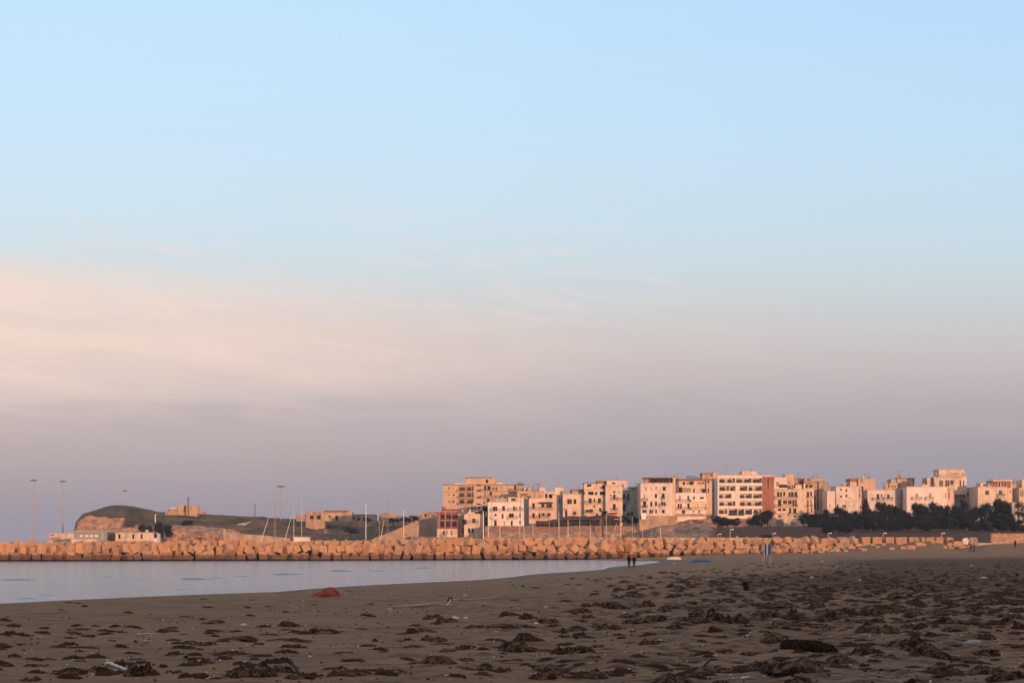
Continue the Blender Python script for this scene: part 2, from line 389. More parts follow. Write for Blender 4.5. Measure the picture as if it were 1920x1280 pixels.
# beach: one sheet, a fan from the camera's feet to the far dune
rowsD = [4.0]
while rowsD[-1] < 400:
    D = rowsD[-1]; rowsD.append(D+max(0.045, min(1.2, 7.5e-5*D*D)))
rowsD = np.array(rowsD)
pxs = np.concatenate([np.linspace(-3200, -500, 120, endpoint=False), np.linspace(-500, 2500, 900, endpoint=False), np.linspace(2500, 5200, 121)])
DD, PP = np.meshgrid(rowsD, pxs, indexing='ij')
XX = (PP-CX)/F*DD; ZZ = zg(XX, DD); dist = (XX-xs(DD))*0.93
litter = sst(dist, 16, 40)*sst(XX+0.22*(DD-60), 8, 26)*sst(DD, 55, 100)*(1-sst(DD, 262, 288))
litter = np.clip(litter+0.42*sst(dist, 22, 44)*sst(XX, -9, 6)*(1-sst(DD, 60, 110))+.12*sst(dist, 22, 44), 0, 1)
wet = np.clip(1-sst(dist, 1.0, 9.0), 0, 1)*sst(-dist, -9.5, -6)*0+np.clip(1-sst(dist, 0.5, 7.0), 0, 1)
beach = link('beach', grid_mesh('beach', np.stack([XX, DD, ZZ], -1), M['sand'], {'litter': litter, 'wet': wet}))
tag(beach, kind='structure')

# sea
xg = np.unique(np.concatenate([[-9000, -4000, -2000, -1000, -500, -300, -200], np.arange(-140, 45, 0.7), [60, 90, 150, 300, 600, 1500, 5000, 12000]]))
yg = np.unique(np.concatenate([[-60, -20, 10, 40, 60, 70], np.concatenate([np.arange(80, 240, 0.14), np.arange(240, 312, .4)]), [320, 360, 420, 520, 700, 1000, 1500, 2500, 5000, 15000, 30000]]))
YG, XG = np.meshgrid(yg, xg, indexing='ij')
ZS = 0.018*(fbm(XG*0.25, YG*0.9, 3, 21)-0.45)*((YG > 80) & (YG < 310))
WV = [(-20,78,1087,.16),(185,210,1081,.16),(70,108,1115,.11),(12,98,1122,.11),(155,178,1109,.06),(335,405,1085.5,.26),(352,378,1083.5,.2),(395,418,1083.5,.18),(422,434,1082,.14),(438,466,1080.5,.2),(470,492,1078.5,.13),(508,570,1076.5,.24),(612,668,1070.5,.28),(680,696,1066.5,.2),(678,735,1070.3,.16),(735,762,1067.5,.16),(768,816,1065,.2),(320,376,1105,.09),(420,438,1099,.06),(560,580,1098,.06),(850,930,1066,.06),(300,500,1092,.04),(820,1000,1060,.05)]
_r = random.Random(12)
for _ in range(34):
    a = _r.uniform(-40, 1050); py = _r.uniform(1058, 1125)
    if a < 900-(py-1058)*13+120: WV.append((a, a+_r.uniform(30, 130), py, _r.uniform(.03,.075)))
for a, b_, py, hh in WV:
    D = H*F/(py-HY); xa = (a-CX)/F*D; xb = (b_-CX)/F*D
    prof = sst(XG, xa, xa+0.35*(xb-xa))*(1-sst(XG, xb-0.35*(xb-xa), xb))
    wob = D+0.5*np.sin(XG*0.5+a)+0.12*(XG-xa)
    dy = YG-wob
    ZS = ZS+hh*0.62*prof*(0.6+0.8*fbm(XG*1.3,XG*0+a,3,4))*np.where(dy < 0, np.exp(-(dy/0.13)**2), np.exp(-(dy/0.30)**2))
sea = link('sea', grid_mesh('sea', np.stack([XG, YG, ZS], -1), M['sea'])); tag(sea, kind='structure')
# thin line of foam where the water runs out on the sand
rng = np.random.RandomState(4)
fy = np.concatenate([np.arange(60, 268, 0.5), np.arange(268, 292, 0.25)]); fx = xs(fy)
fw = 0.10+0.45*fbm(fy*0.2, fy*0+3, 3, 2)*(0.5+1.8*sst(fy, 240, 270))
P = np.stack([np.stack([fx-fw-0.1, fy, fy*0+0.022], -1), np.stack([fx-fw*0.2, fy, fy*0+0.05], -1), np.stack([fx+fw*0.5, fy, zg(fx+fw*0.5, fy)+0.02], -1)], 0)
foam = link('foam', grid_mesh('foam', P, M['foam'])); tag(foam, kind='structure')

# unseen ridge added behind the photographer, shaped so its shadow covers the near beach
hx = np.linspace(-900, 1500, 121); hy = np.linspace(3.5, -420, 60)
HYY, HXX = np.meshgrid(hy, hx, indexing='ij')
rise = sst(-HYY, 18, 100)*sst(HXX, -330, -150)*37.0*(1+0.16*(fbm(HXX*0.012, HYY*0.012, 3, 8)-0.45))
HZ = 1.35+rise-3.5*(1-sst(HXX, -110, -70))*(1-sst(-HYY, 10, 60))-0.25*sst(-HYY, -4, 4)*0
hl = link('hill', grid_mesh('shade_ridge', np.stack([HXX, HYY, HZ], -1), M['hill'], {'rock': HZ*0-0.2, 'earth': HZ*0})); tag(hl, kind='structure')
seabed = MB(); seabed.quad((-9000,-2000,-3.5),(9000,-2000,-3.5),(9000,30000,-3.5),(-9000,30000,-3.5)); o = seabed.build('seabed', M['sand']); tag(o, kind='structure')

# ------------------------------------------------------------------ terrain behind the harbour
def terrain(name, cols, nx, seed, namp, rockfn, earthfn, pts=26):
    pk = [c[0] for c in cols]; k = len(cols[0][1])
    px = np.linspace(pk[0], pk[-1], nx)
    Dk = np.stack([np.interp(px, pk, [c[1][i][0] for c in cols]) for i in range(k)])
    Zk = np.stack([np.interp(px, pk, [H+(HY-c[1][i][1])/F*c[1][i][0] for c in cols]) for i in range(k)])
    rows = []
    for i in range(k-1):
        for t in np.linspace(0, 1, pts, endpoint=False): rows.append((i, t))
    rows.append((k-2, 1.0))
    D = np.stack([Dk[i]*(1-t)+Dk[i+1]*t for i, t in rows]); Z = np.stack([Zk[i]*(1-t)+Zk[i+1]*t for i, t in rows])
    PX = np.broadcast_to(px, D.shape); Xx = (PX-CX)/F*D
    seg = np.stack([np.full(nx, i+t) for i, t in rows])
    na = namp(PX, seg)
    nn = (fbm(Xx*0.09, D*0.09+Z*0.12, 5, seed)-0.47)*2
    Z = Z+nn*na; Dm = D-np.abs(fbm(Xx*0.2, Z*0.35, 4, seed+5)-0.4)*na*2.0
    at = {'rock': rockfn(PX, seg), 'earth': earthfn(PX, seg)}
    first = np.stack([Xx[0], D[0]-0.8, np.full(nx, -1.5)], -1)[None]
    P = np.concatenate([first, np.stack([(PX-CX)/F*Dm, Dm, Z], -1)], 0)
    at = {a: np.concatenate([v[:1], v], 0) for a, v in at.items()}
    o = link(name, grid_mesh(name, P, M['hill'], at)); tag(o, kind='structure'); return o
rd = [(139,1002),(140,985),(143,978),(150,969),(156,962.5),(172,958.5),(183,955),(195,950.5),(211,947),(225,946.5),(240,947.5),(262,950),(281,953.5),(294,957.5),(309,959),(345,961.5),(383,962.5),(395,964),(440,966.5),(494,968),(502,971),(536,972),(575,975.5),(640,976),(700,976),(760,976),(800,974),(835,974)]
def rid(px): return float(np.interp(px, [a for a, _ in rd], [b_ for _, b_ in rd]))
hc = []
for px in list(range(138, 236, 4))+list(range(240, 840, 8)):
    r = rid(px)
    if px < 236:
        ct = float(np.interp(px, [138,143,156,172,232], [1002,979,970,969,968.5])); ct = max(ct, r+1)
        cb = 1001
        hc.append((px, [(722,1009),(728,cb),(734,ct),(775,(ct*0.45+r*0.55)),(820,r),(900,max(r+3, 985) if px > 150 else 1010)]))
    elif px < 445:
        tp = float(np.interp(px, [236,262,300,312,345,440], [1000,986,995,988,993,993]))
        hc.append((px, [(690,1012),(700,1004),(718,tp),(770,(tp+r)/2),(820,r),(900,985)]))
    else:
        tp = float(np.interp(px, [445,470,640,835], [996,1002,1006,1004]))
        hc.append((px, [(690,1012),(700,1009),(716,tp),(770,(tp+r)/2-3),(820,r),(900,982)]))
def prock(PX, seg):
    a = ((PX < 236) & (seg >= 0.9) & (seg < 2.02))*1.0
    b_ = ((PX >= 250) & (PX < 450) & (seg < 2.15))*0.85
    c_ = 0.66*np.exp(-((PX-203)/17)**2-((seg-2.75)/.22)**2)
    d_ = 0.58*np.exp(-((PX-612)/9)**2-((seg-2.6)/.5)**2)+0.5*np.exp(-((PX-330)/60)**2-((seg-2.7)/.15)**2)
    return np.maximum.reduce([a, b_, c_, d_, PX*0+0.02])
terrain('headland', hc, 700, 31, lambda PX, seg: np.where((PX < 236) & (seg > 3.2), 0.25, np.where(seg > 3.3, 0.8, 2.6)), prock, lambda PX, seg: PX*0)
tcs = [
 (770, [(470,1013),(520,1011),(557,1009),(600,1004),(680,990),(900,985)]),
 (905, [(470,1013),(520,1011),(557,1009),(580,1006),(680,990),(900,980)]),
 (907, [(470,1013),(520,1011),(556,1009),(562,986),(680,984),(900,978)]),
 (1205, [(470,1013),(520,1011),(556,1009),(562,986),(680,983),(900,975)]),
 (1232, [(440,1013),(530,1005),(537,992),(568,987),(573,970),(900,958)]),
 (1290, [(440,1013),(522,1003),(530,990),(562,982),(569,967),(900,955)]),
 (1330, [(420,1013),(500,1004),(510,992),(562,984),(569,970),(900,955)]),
 (1350, [(400,1013),(455,1008),(520,991),(560,988),(640,986),(900,975)]),
 (1450, [(390,1013),(450,1007),(520,987.5),(560,987),(640,986),(900,975)]),
 (1530, [(390,1013),(450,1007),(520,987.5),(560,987),(640,984),(900,970)]),
 (1620, [(385,1016),(450,1010),(520,996),(560,990),(640,972),(900,962)]),
 (1860, [(372,1021),(450,1012),(520,996),(560,990),(640,972),(900,960)]),
 (2000, [(372,1014),(450,1010),(520,996),(560,990),(640,972),(900,960)]),
 (2500, [(372,1012),(450,1006),(520,992),(560,986),(640,972),(900,960)])]
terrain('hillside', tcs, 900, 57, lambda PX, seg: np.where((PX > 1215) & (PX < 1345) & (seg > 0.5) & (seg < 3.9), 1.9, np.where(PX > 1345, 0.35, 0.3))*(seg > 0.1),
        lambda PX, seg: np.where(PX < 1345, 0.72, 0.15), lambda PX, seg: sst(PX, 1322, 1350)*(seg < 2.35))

# ------------------------------------------------------------------ breakwater
def Dw(px): return float(np.interp(px, [0,700,1150,1400,1830], [293,306,325,335,345]))
mb = MB(); bx = list(range(-260, 1825, 12)); prof = [(2.0,-1.5),(3.2,0.3),(5.0,1.3),(6.8,2.2),(9.5,2.75),(13,2.6),(17,-1.5)]
for a, b_ in zip(bx[:-1], bx[1:]):
    for (o1, z1), (o2, z2) in zip(prof[:-1], prof[1:]):
        q = []
        for px, of, z in ((a,o1,z1),(b_,o1,z1),(b_,o2,z2),(a,o2,z2)):
            D = Dw(px)+of; q.append(((px-CX)/F*Dw(px), D, z+(0.3*math.sin(px*1.7+of) if -1 < z < 2.6 else 0)))
        mb.quad(*q)
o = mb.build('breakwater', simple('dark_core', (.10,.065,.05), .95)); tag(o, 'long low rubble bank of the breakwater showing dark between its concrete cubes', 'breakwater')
mb = MB(); prev = None
for px in list(range(-260, 1800, 20)):
    D = Dw(px); top = H+(HY-float(np.interp(px, [0,300,700,950,1400,1500,1830], [1016.5,1016,1012.5,1008.8,1007.6,1008.8,1009])))/F*(D+8)
    p = ((px-CX)/F*D, D+8.2, top)
    if prev:
        (x0,y0,z0),(x1,y1,z1) = prev, p
        mb.quad((x0,y0,0.5),(x1,y1,0.5),(x1,y1,z1),(x0,y0,z0)); mb.quad((x0,y0,z0),(x1,y1,z1),(x1,y1+1.6,z1),(x0,y0+1.6,z0)); mb.quad((x1,y1+1.6,0.5),(x0,y0+1.6,0.5),(x0,y0+1.6,z0),(x1,y1+1.6,z1))
    prev = p
o = mb.build('crown_wall', M['conc']); tag(o, 'long flat-topped concrete parapet along the crest of the breakwater behind the cubes', 'sea wall')

blk = []
def block_mesh(seed, name='concrete_cube'):
    rs = random.Random(seed); bm = bmesh.new(); bmesh.ops.create_cube(bm, size=1.0)
    for v in bm.verts: v.co += Vector((rs.uniform(-1,1), rs.uniform(-1,1), rs.uniform(-1,1)))*0.05
    bmesh.ops.bevel(bm, geom=bm.edges[:], offset=0.045, segments=2, affect='EDGES', profile=0.6)
    bmesh.ops.subdivide_edges(bm, edges=[e for e in bm.edges if e.calc_length() > 0.4], cuts=3, use_grid_fill=True)
    for v in bm.verts:
        p = v.co; q = fbm(np.array([p.x*3+seed*3.1+p.z*1.7]), np.array([p.y*3+p.z*2.3]), 3, seed)[0]-0.45
        v.co = p*(1+q*0.10)
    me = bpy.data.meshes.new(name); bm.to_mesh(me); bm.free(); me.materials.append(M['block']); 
    me.polygons.foreach_set('use_smooth', [True]*len(me.polygons)); 
    try: me.set_sharp_from_angle(angle=R(28))
    except Exception: pass
    return me
BM = [block_mesh(i) for i in range(10)]
# landmarks along the breakwater (photo column, phrase) used to tell its blocks, boats and trees apart
LM = [(0,'the left end of the breakwater'),(63,'the far-left floodlight mast'),(118,'the second floodlight mast'),(190,'the grey shed'),(255,'the four-window white house'),(353,'the tall pole on the ruin'),(430,'the zigzag stone wall'),(527,'the disc-headed floodlight mast'),(578,'the small white cabin'),(620,'the red net heap'),(726,'the tallest white boat mast'),(830,'the dark red house'),(905,'the ochre apartment slab'),(990,'the roof-top disc lamp'),(1038,'the cream tower house'),(1110,'the terrace restaurant'),(1184,'the walking couple'),(1264,'the cream upturned boat'),(1314,'the blue upturned boat'),(1400,'the banded white hotel'),(1438,'the striped lifeguard chair'),(1515,'the garage-door house'),(1600,'the square white house'),(1700,'the pink-white house'),(1780,'the tall cream tower'),(1823,'the pair of distant walkers')]
ORD = ['nearest','second','third','fourth','fifth','sixth','seventh','eighth','ninth','tenth','eleventh','twelfth']
def label_row(items, fmt, lms=LM):
    """items: list of (px, obj). Unique label from nearest landmark, side and order."""
    g = {}
    for px, o in items:
        l = min(lms, key=lambda q: abs(q[0]-px)); g.setdefault((l, px >= l[0]), []).append((abs(px-l[0]), o))
    for (l, rt), a in g.items():
        a.sort(key=lambda q: q[0])
        for i, (_, o) in enumerate(a):
            o['label'] = fmt.format(ord=ORD[min(i, 11)], side='right' if rt else 'left', lm=l[1])
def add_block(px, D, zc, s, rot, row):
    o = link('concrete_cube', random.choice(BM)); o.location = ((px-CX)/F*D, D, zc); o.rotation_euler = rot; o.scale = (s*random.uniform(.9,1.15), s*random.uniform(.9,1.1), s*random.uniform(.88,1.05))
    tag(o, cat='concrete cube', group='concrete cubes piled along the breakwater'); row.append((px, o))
rowT, rowM, rowB = [], [], []
px = -8
while px < 1606:                                   # top row
    D0 = Dw(px); top = float(np.interp(px, [0,300,600,700,950,1400,1500,1600], [1015,1014,1013,1010.5,1008.5,1007.5,1006.5,1006]))
    tilt = 0.12 if px < 560 else 0.42
    s = random.choice((random.uniform(1.3, 1.6), random.uniform(1.7, 2.1)))
    D = D0+4.9+random.uniform(-0.5, 0.5)
    zt = H+(HY-top)/F*D
    r = (random.gauss(0, tilt), random.gauss(0, tilt), random.uniform(-0.8, 0.8))
    add_block(px, D, zt-0.50*s-(0.12 if tilt > .3 else 0)+random.uniform(-.2,.12), s, r, rowT)
    px += random.uniform(15.5, 20.5)
px = 0
while px < 1616:
    D = Dw(px)+2.4+random.uniform(-.4,.5); tilt = 0.3 if px < 560 else 0.5; s = random.choice((random.uniform(1.2, 1.5), random.uniform(1.6, 2.0)))
    zb = 2.1 if px < 1150 else (2.2 if px < 1450 else 2.35)
    if px > 1500: zb = 2.35-random.uniform(0, .5)
    add_block(px, D, zb+random.uniform(-.25,.25), s, (random.gauss(0,tilt), random.gauss(0,tilt), random.uniform(-.8,.8)), rowM)
    px += random.uniform(15.5, 20.5)
px = 6
while px < 1590:
    D = Dw(px)+0.7+random.uniform(-.35,.4); s = random.uniform(1.45, 1.8); tilt = 0.35
    zb = 0.55 if px < 1180 else float(np.interp(px, [1180,1300,1500,1600],[0.7,0.95,1.2,1.35]))
    add_block(px, D, zb+random.uniform(-.15,.15), s, (random.gauss(0,tilt), random.gauss(0,tilt), random.uniform(-.8,.8)), rowB)
    px += random.uniform(16.5, 21.5)
rowR = []
for a, b_ in [(1614,1631),(1634.5,1652),(1659.5,1675),(1678,1700),(1703,1712),(1703.5+9.5,1722),(1717+9,1733),(1736,1751),(1753.5,1768),(1771.5,1786)]:
    c_ = (a+b_)/2; D = 348; wm = (b_-a)/F*D*0.94; o = link('concrete_cube', BM[rowR.__len__() % 10])
    o.location = ((c_-CX)/F*D, D, H+(HY-1007.6)/F*D-0.85+random.uniform(-.06,.06)); o.scale = (wm, 1.7, 1.85); o.rotation_euler = (random.gauss(0,.02), random.gauss(0,.02), random.gauss(0,.05))
    tag(o, cat='concrete cube', group='concrete cubes piled along the breakwater'); rowR.append((c_, o))
label_row(rowT, 'top-row ochre concrete cube, {ord} {side} of {lm}')
label_row(rowM, 'middle-row ochre concrete cube, {ord} {side} of {lm}')
label_row([q for q in rowB if q[0] < 1180], 'dark wet waterline cube, {ord} {side} of {lm}')
label_row([q for q in rowB if q[0] >= 1180], 'cube half sunk in sand, {ord} {side} of {lm}')
for i, (_, o) in enumerate(rowR): o['label'] = f"upright square-topped concrete cube set in the sand bank, {['first','second','third','fourth','fifth','sixth','seventh','eighth','ninth','tenth'][i]} from the left"
# ------------------------------------------------------------------ buildings
def holes_wall(mb, l0, l1, z0, z1, w0, w1, rects, zfun=None):
    """box l0..l1, w0..w1, z0..z1 whose front face (w0) has recessed openings (a,b,c,d,depth)"""
    X_ = sorted(set([l0, l1]+[v for r in rects for v in r[:2]])); Z_ = sorted(set([z0, z1]+[v for r in rects for v in r[2:4]]))
    for a, b in zip(X_[:-1], X_[1:]):
        for c, d in zip(Z_[:-1], Z_[1:]):
            mx, mz = (a+b)/2, (c+d)/2
            if any(r[0] < mx < r[1] and r[2] < mz < r[3] for r in rects): continue
            mb.quad((a,w0,c),(b,w0,c),(b,w0,d),(a,w0,d))
    for a, b, c, d, q in rects:
        e = w0+q
        mb.quad((a,w0,c),(a,e,c),(a,e,d),(a,w0,d)); mb.quad((b,e,c),(b,w0,c),(b,w0,d),(b,e,d))
        mb.quad((a,w0,c),(b,w0,c),(b,e,c),(a,e,c)); mb.quad((a,e,d),(b,e,d),(b,w0,d),(a,w0,d)); mb.quad((a,e,c),(b,e,c),(b,e,d),(a,e,d))
    mb.quad((l1,w0,z0),(l1,w1,z0),(l1,w1,z1),(l1,w0,z1)); mb.quad((l0,w1,z0),(l0,w0,z0),(l0,w0,z1),(l0,w1,z1))
    mb.quad((l1,w1,z0),(l0,w1,z0),(l0,w1,z1),(l1,w1,z1)); mb.quad((l0,w0,z1),(l1,w0,z1),(l1,w1,z1),(l0,w1,z1))

def window_part(root, a, b, c, d, e, typ):
    m = MB(); f = 0.04; y0, y1 = e-0.07, e-0.012
    if typ == 'b':
        m.box(a+.01, b-.01, y0-.05, y1, c+.01, d-.01, 1)
        for k in range(1, 6): m.box(a+.03, b-.03, y0-.07, y0-.051, c+(d-c)*k/6-.02, c+(d-c)*k/6+.02, 1)
        return m.build('window', [M['glass'], M['shut'], M['shut']], root)
    if typ == 'd':
        m.box(a+.01, b-.01, y0-.03, y1, c+.01, d-.01, 0)
        for k in range(1, 7): m.box(a+.03, b-.03, y0-.06, y0-.031, c+(d-c)*k/7-.02, c+(d-c)*k/7+.02, 0)
        return m.build('garage_door', M['greydoor'], root)
    if typ == 'p':
        m.box(a+.01, b-.01, y0, y1, c+.01, d-.01, 0); return m.build('window', M['hull'], root)
    if typ == 'y':
        m.box(a+.01, b-.01, y0, y1, c+.01, d-.01, 0); return m.build('window', M['curt'], root)
    m.box(a+.01, b-.01, y1-.02, y1, c+.01, d-.01, 0)
    m.box(a+.01, a+f, y0-.02, y1-.021, c+.01, d-.01, 1); m.box(b-f, b-.01, y0-.02, y1-.021, c+.01, d-.01, 1); m.box(a+f, b-f, y0-.02, y1-.021, d-f, d-.01, 1)
    n = max(1, round((b-a)/0.75))
    for k in range(1, n+1):
        if k < n or n == 1 and b-a > .6:
            x = a+(b-a)*(k/n if n > 1 else .5); m.box(x-.018, x+.018, y0-.02, y1-.022, c+f, d-f, 1)
    if typ == 's':                                # shutters folded back against the wall at either side of the opening
        w = (b-a)*0.24
        m.box(a+.005, a+w, y0-.12, y0-.05, c+.02, d-.02, 2); m.box(b-w, b-.005, y0-.12, y0-.05, c+.02, d-.02, 2)
    return m.build('window', [M['glass'], M['frame'], M['shut']], root)

def railing(m, a, b, w0, w1, z, h=1.0, step=0.22, mi=0):
    for (p, q) in (((a,w0),(b,w0)), ((a,w0),(a,w1)), ((b,w0),(b,w1))):
        L = math.dist(p, q); n = max(2, int(L/step))
        m.box(min(p[0],q[0])-.02, max(p[0],q[0])+.02, min(p[1],q[1])-.02, max(p[1],q[1])+.02, z+h-.05, z+h, mi)
        for k in range(n+1):
            x = p[0]+(q[0]-p[0])*k/n; y = p[1]+(q[1]-p[1])*k/n
            m.box(x-.02, x+.02, y-.02, y+.02, z, z+h-.05, mi)

def bld(name, label, k, box, D, mat, wins=(), balc=(), vols=(), phi=0, side=None, depth=11, cat='house', sides=(), canopies=(), roof=True, clutter=2, drop=5.0, smat=None, rects=()):
    x0, x1, y0, y1 = box
    a, t0 = K(k, x0, y0); b, t1 = K(k, x1, y1)
    c, s = math.cos(R(phi)), math.sin(R(phi))
    xA = (a-CX)/F*D
    def lx(cx, w=0.0):
        t = (K(k, cx, 0)[0]-CX)/F
        return (t*(D+w*c)-xA-w*s)/(c+t*s)
    def zz(cy, w=0.0): return H+(HY-K(k, 0, cy)[1])/F*(D+w*c)
    L = lx(x1); zb = zz(y1)
    if side is not None and phi:
        xB = xA+L*c; yB = D-L*s; t2 = (K(k, side, 0)[0]-CX)/F; depth = (t2*yB-xB)/(s-t2*c)
        depth = max(4, min(40, depth))
    root = empty(name, (xA, D, zb), -R(phi)); tag(root, label, cat)
    def mkrects(ws, w=0.0, l0=None, l1=None):
        out = []
        for q in ws:
            cx, cy, ww, hh = q[:4]; ty = q[4] if len(q) > 4 else 'w'
            if ty not in 'Ldby': ww *= 1.34; hh *= 1.12
            r = [lx(cx-ww/2, w), lx(cx+ww/2, w), zz(cy+hh/2, w)-zb, zz(cy-hh/2, w)-zb]
            dp = 1.5 if ty == 'L' else (0.12 if ty in 'db' else 0.42)
            out.append((r, dp, ty))
        return out
    def vol(pname, l0, l1, z0, z1, w0, w1, m, ws, w):
        rc = mkrects(ws, w); mb = MB()
        holes_wall(mb, l0, l1, z0, z1, w0, w1, [(*r, dp) for r, dp, ty in rc]); o = mb.build(pname, m, root)
        for r, dp, ty in rc:
            if ty == 'L':
                e = w0+dp; q = MB(); wdt = r[1]-r[0]; n = max(1, round(wdt/2.6)); sg = wdt/n
                for i in range(n):
                    x = r[0]+sg*(i+.15); window_part(root, x, x+sg*random.choice([.5,.62,.7]), r[2]+.02, r[3]-.35, e, 'w')
                railing(q, r[0]+.03, r[1]-.03, w0+.05, w0+.5, r[2]+.02, .95, .16); q.build('railing', M['rail'], root)
            else: window_part(root, *r, w0+dp, ty)
        return o
    H0 = zz(y0)-zb
    vol('wall', 0, L, -drop, H0, 0, depth, mat, wins, 0)
    if smat is not None:
        q = MB(); q.box(L+.002, L+.06, .02, depth-.05, -drop, H0-.05); q.build('side_wall', smat, root)
    if roof:
        q = MB(); q.box(-.18, L+.18, -.18, depth+.1, H0+.002, H0+.20); q.build('roof', M['conc'], root)
    for v in vols:                                # (part name, x0, x1, ytop, ybottom, setback, depth, material, windows)
        pn, vx0, vx1, vy0, vy1, w, dp, vm = v[:8]; ws = v[8] if len(v) > 8 else ()
        zl = zz(vy1, w)-zb-0.02
        if w > 0 and vy1 >= y0-8: zl = min(zl, H0+.19)-0.2
        vol(pn, lx(vx0, w), lx(vx1, w), zl, zz(vy0, w)-zb, w, w+dp, vm, ws, w)
    for q0 in balc:                               # (x0, x1, y of slab, [style])
        ba, bb, by = q0[:3]; st_ = q0[3] if len(q0) > 3 else 'rail'
        q = MB(); z = zz(by)-zb; w0 = -1.0; q.box(lx(ba), lx(bb), w0, -.003, z-.12, z+.02, 0)
        if st_ == 'solid': q.box(lx(ba), lx(bb), w0, w0+.1, z+.021, z+.95, 0); q.box(lx(ba), lx(ba)+.1, w0+.101, -.003, z+.021, z+.95, 0); q.box(lx(bb)-.1, lx(bb), w0+.101, -.003, z+.021, z+.95, 0)
        else: railing(q, lx(ba)+.04, lx(bb)-.04, w0+.04, -.05, z+.021, .95, .2, 1)
        q.build('balcony', [mat, M['rail']], root)
    for q0 in canopies:                           # (x0, x1, y, projection, material)
        ca, cb, cy, pr, cm = q0[:5]; q = MB(); z = zz(cy)-zb
        q.tri((lx(ca),-.01,z+.3),(lx(ca),-pr,z),(lx(ca),-.01,z)) ; n = len(q.v)
        q.quad((lx(ca),-.01,z+.35),(lx(ca),-pr,z+.05),(lx(cb),-pr,z+.05),(lx(cb),-.01,z+.35)); q.quad((lx(ca),-.01,z+.27),(lx(cb),-.01,z+.27),(lx(cb),-pr,z-.03),(lx(ca),-pr,z-.03)); q.quad((lx(ca),-pr,z-.22),(lx(cb),-pr,z-.22),(lx(cb),-pr,z+.05),(lx(ca),-pr,z+.05))
        for xx in (lx(ca)+.1, lx(cb)-.1): q.tube([(xx,-.01,z-.5),(xx,-pr+.1,z)], .02, 4)
        q.build('awning', cm, root)
    for (sx, sy, sw, sh) in sides:                # windows on the right-hand flank: fraction along depth, y, width m, height px
        q = MB(); y = depth*sx; zc = zz(sy)-zb; hh = (zz(0)-zz(sh))/2
        q.box(L+.003, L+.05, y-sw/2, y+sw/2, zc-hh, zc+hh, 0); q.box(L+.003, L+.12, y-sw/2-.08, y+sw/2+.08, zc-hh-.1, zc-hh-.002, 1)
        q.build('window', [M['glass'], M['frame']], root)
    rs = random.Random(int(a*7))
    topz = H0+.2
    for i in range(clutter+2 if clutter else 0):
        x = rs.uniform(.1, .9)*L; y = rs.uniform(.15, .5)*depth; t = rs.choice('acat')
        q = MB()
        if t == 'a':
            hgt = rs.uniform(1.8, 3.2); q.tube([(x,y,topz),(x,y,topz+hgt)], .035, 5)
            for j in range(5): q.tube([(x-.45+.05*j,y,topz+hgt-.12*j),(x+.45-.05*j,y,topz+hgt-.12*j)], .015, 4)
            q.build('antenna', M['rail'], root)
        elif t == 'c':
            q.box(x-.35, x+.35, y-.3, y+.3, topz, topz+rs.uniform(.8,1.5)); q.box(x-.45, x+.45, y-.4, y+.4, topz+1.52, topz+1.62); q.box(x-.3,x+.3,y-.25,y+.25,topz+.8,topz+1.518); q.build('chimney', mat, root)
        else:
            q.tube([(x,y,topz+.3),(x,y,topz+.36),(x,y,topz+1.3),(x,y,topz+1.4)], [.45,.5,.5,.25], 12); 
            for dx in (-.35,.35):
                q.box(x+dx-.04,x+dx+.04,y-.04,y+.04,topz,topz+.32)
            q.build('water_tank', M['galv'], root)
    return root

def ww(rows, y_h):  # compact window rows
    return [(x, y_h[0], w, y_h[1]) for x, w in rows]

# --- ochre apartment slab
bld('apartment_block','ochre apartment slab with balcony bands, the highest block at the left of town',C5,(235,1330,292,600),640,M['ochre'],
 wins=[(318,340,38,36,'b'),(375,338,16,36,'b'),(318,430,30,28,'b'),(380,432,20,20),(318,525,34,34,'b'),(378,528,20,22),
       (555,342,215,60,'L'),(555,430,215,62,'L'),(555,522,215,64,'L'),(735,298,46,20),(735,372,44,18),(735,468,44,18),(735,562,44,18),
       (825,335,22,55),(880,335,34,50),(945,336,16,26),(985,336,16,26),(1055,325,22,26,'b'),(1250,330,24,56),(1290,332,20,56,'b'),(825,415,30,44,'b'),(905,415,26,44),(1060,420,24,30,'b'),(1180,352,50,16,'b'),(870,515,30,50)],
 balc=[(435,670,384),(435,670,478),(435,670,574),(760,1000,378),(760,1000,474),(1160,1365,378)],
 vols=[('penthouse',562,905,192,292,3,12,M['ochre'],[(850,240,26,40)]),('penthouse',905,972,190,292,4,9,M['ochre']),('roof_house',400,560,262,292,1,6,M['pink']),('roof_house',985,1085,256,292,3,5,M['pink']),
       ('roof',548,930,184,192,2.6,13,M['slab']),('roof',225,1335,284,292,-.35,14,M['slab']),('cornice',235,435,386,391,-.12,.115,M['slab']),('cornice',760,1330,376,380,-.12,.115,M['slab'])],roof=False,clutter=0,depth=14,cat='apartment block')
# --- dark red house and its white base
bld('red_house','dark red house above a white ground floor, at the left end of town',C5,(145,440,670,910),575,M['dred'],
 wins=[(230,745,44,56),(312,742,46,50),(395,745,56,50),(218,845,40,70),(302,845,40,60),(385,845,56,62)],
 vols=[('roof_house',237,440,634,670,2.5,7,M['dred'],[(375,640,24,14)]),('ground_floor',145,432,912,1040,-.4,9,M['cream'],[(242,967,22,50),(350,970,16,56),(290,960,24,40,'b')]),('cornice',140,444,788,794,-.2,.195,M['stone'])],balc=[(190,285,1010)],depth=9,clutter=1)
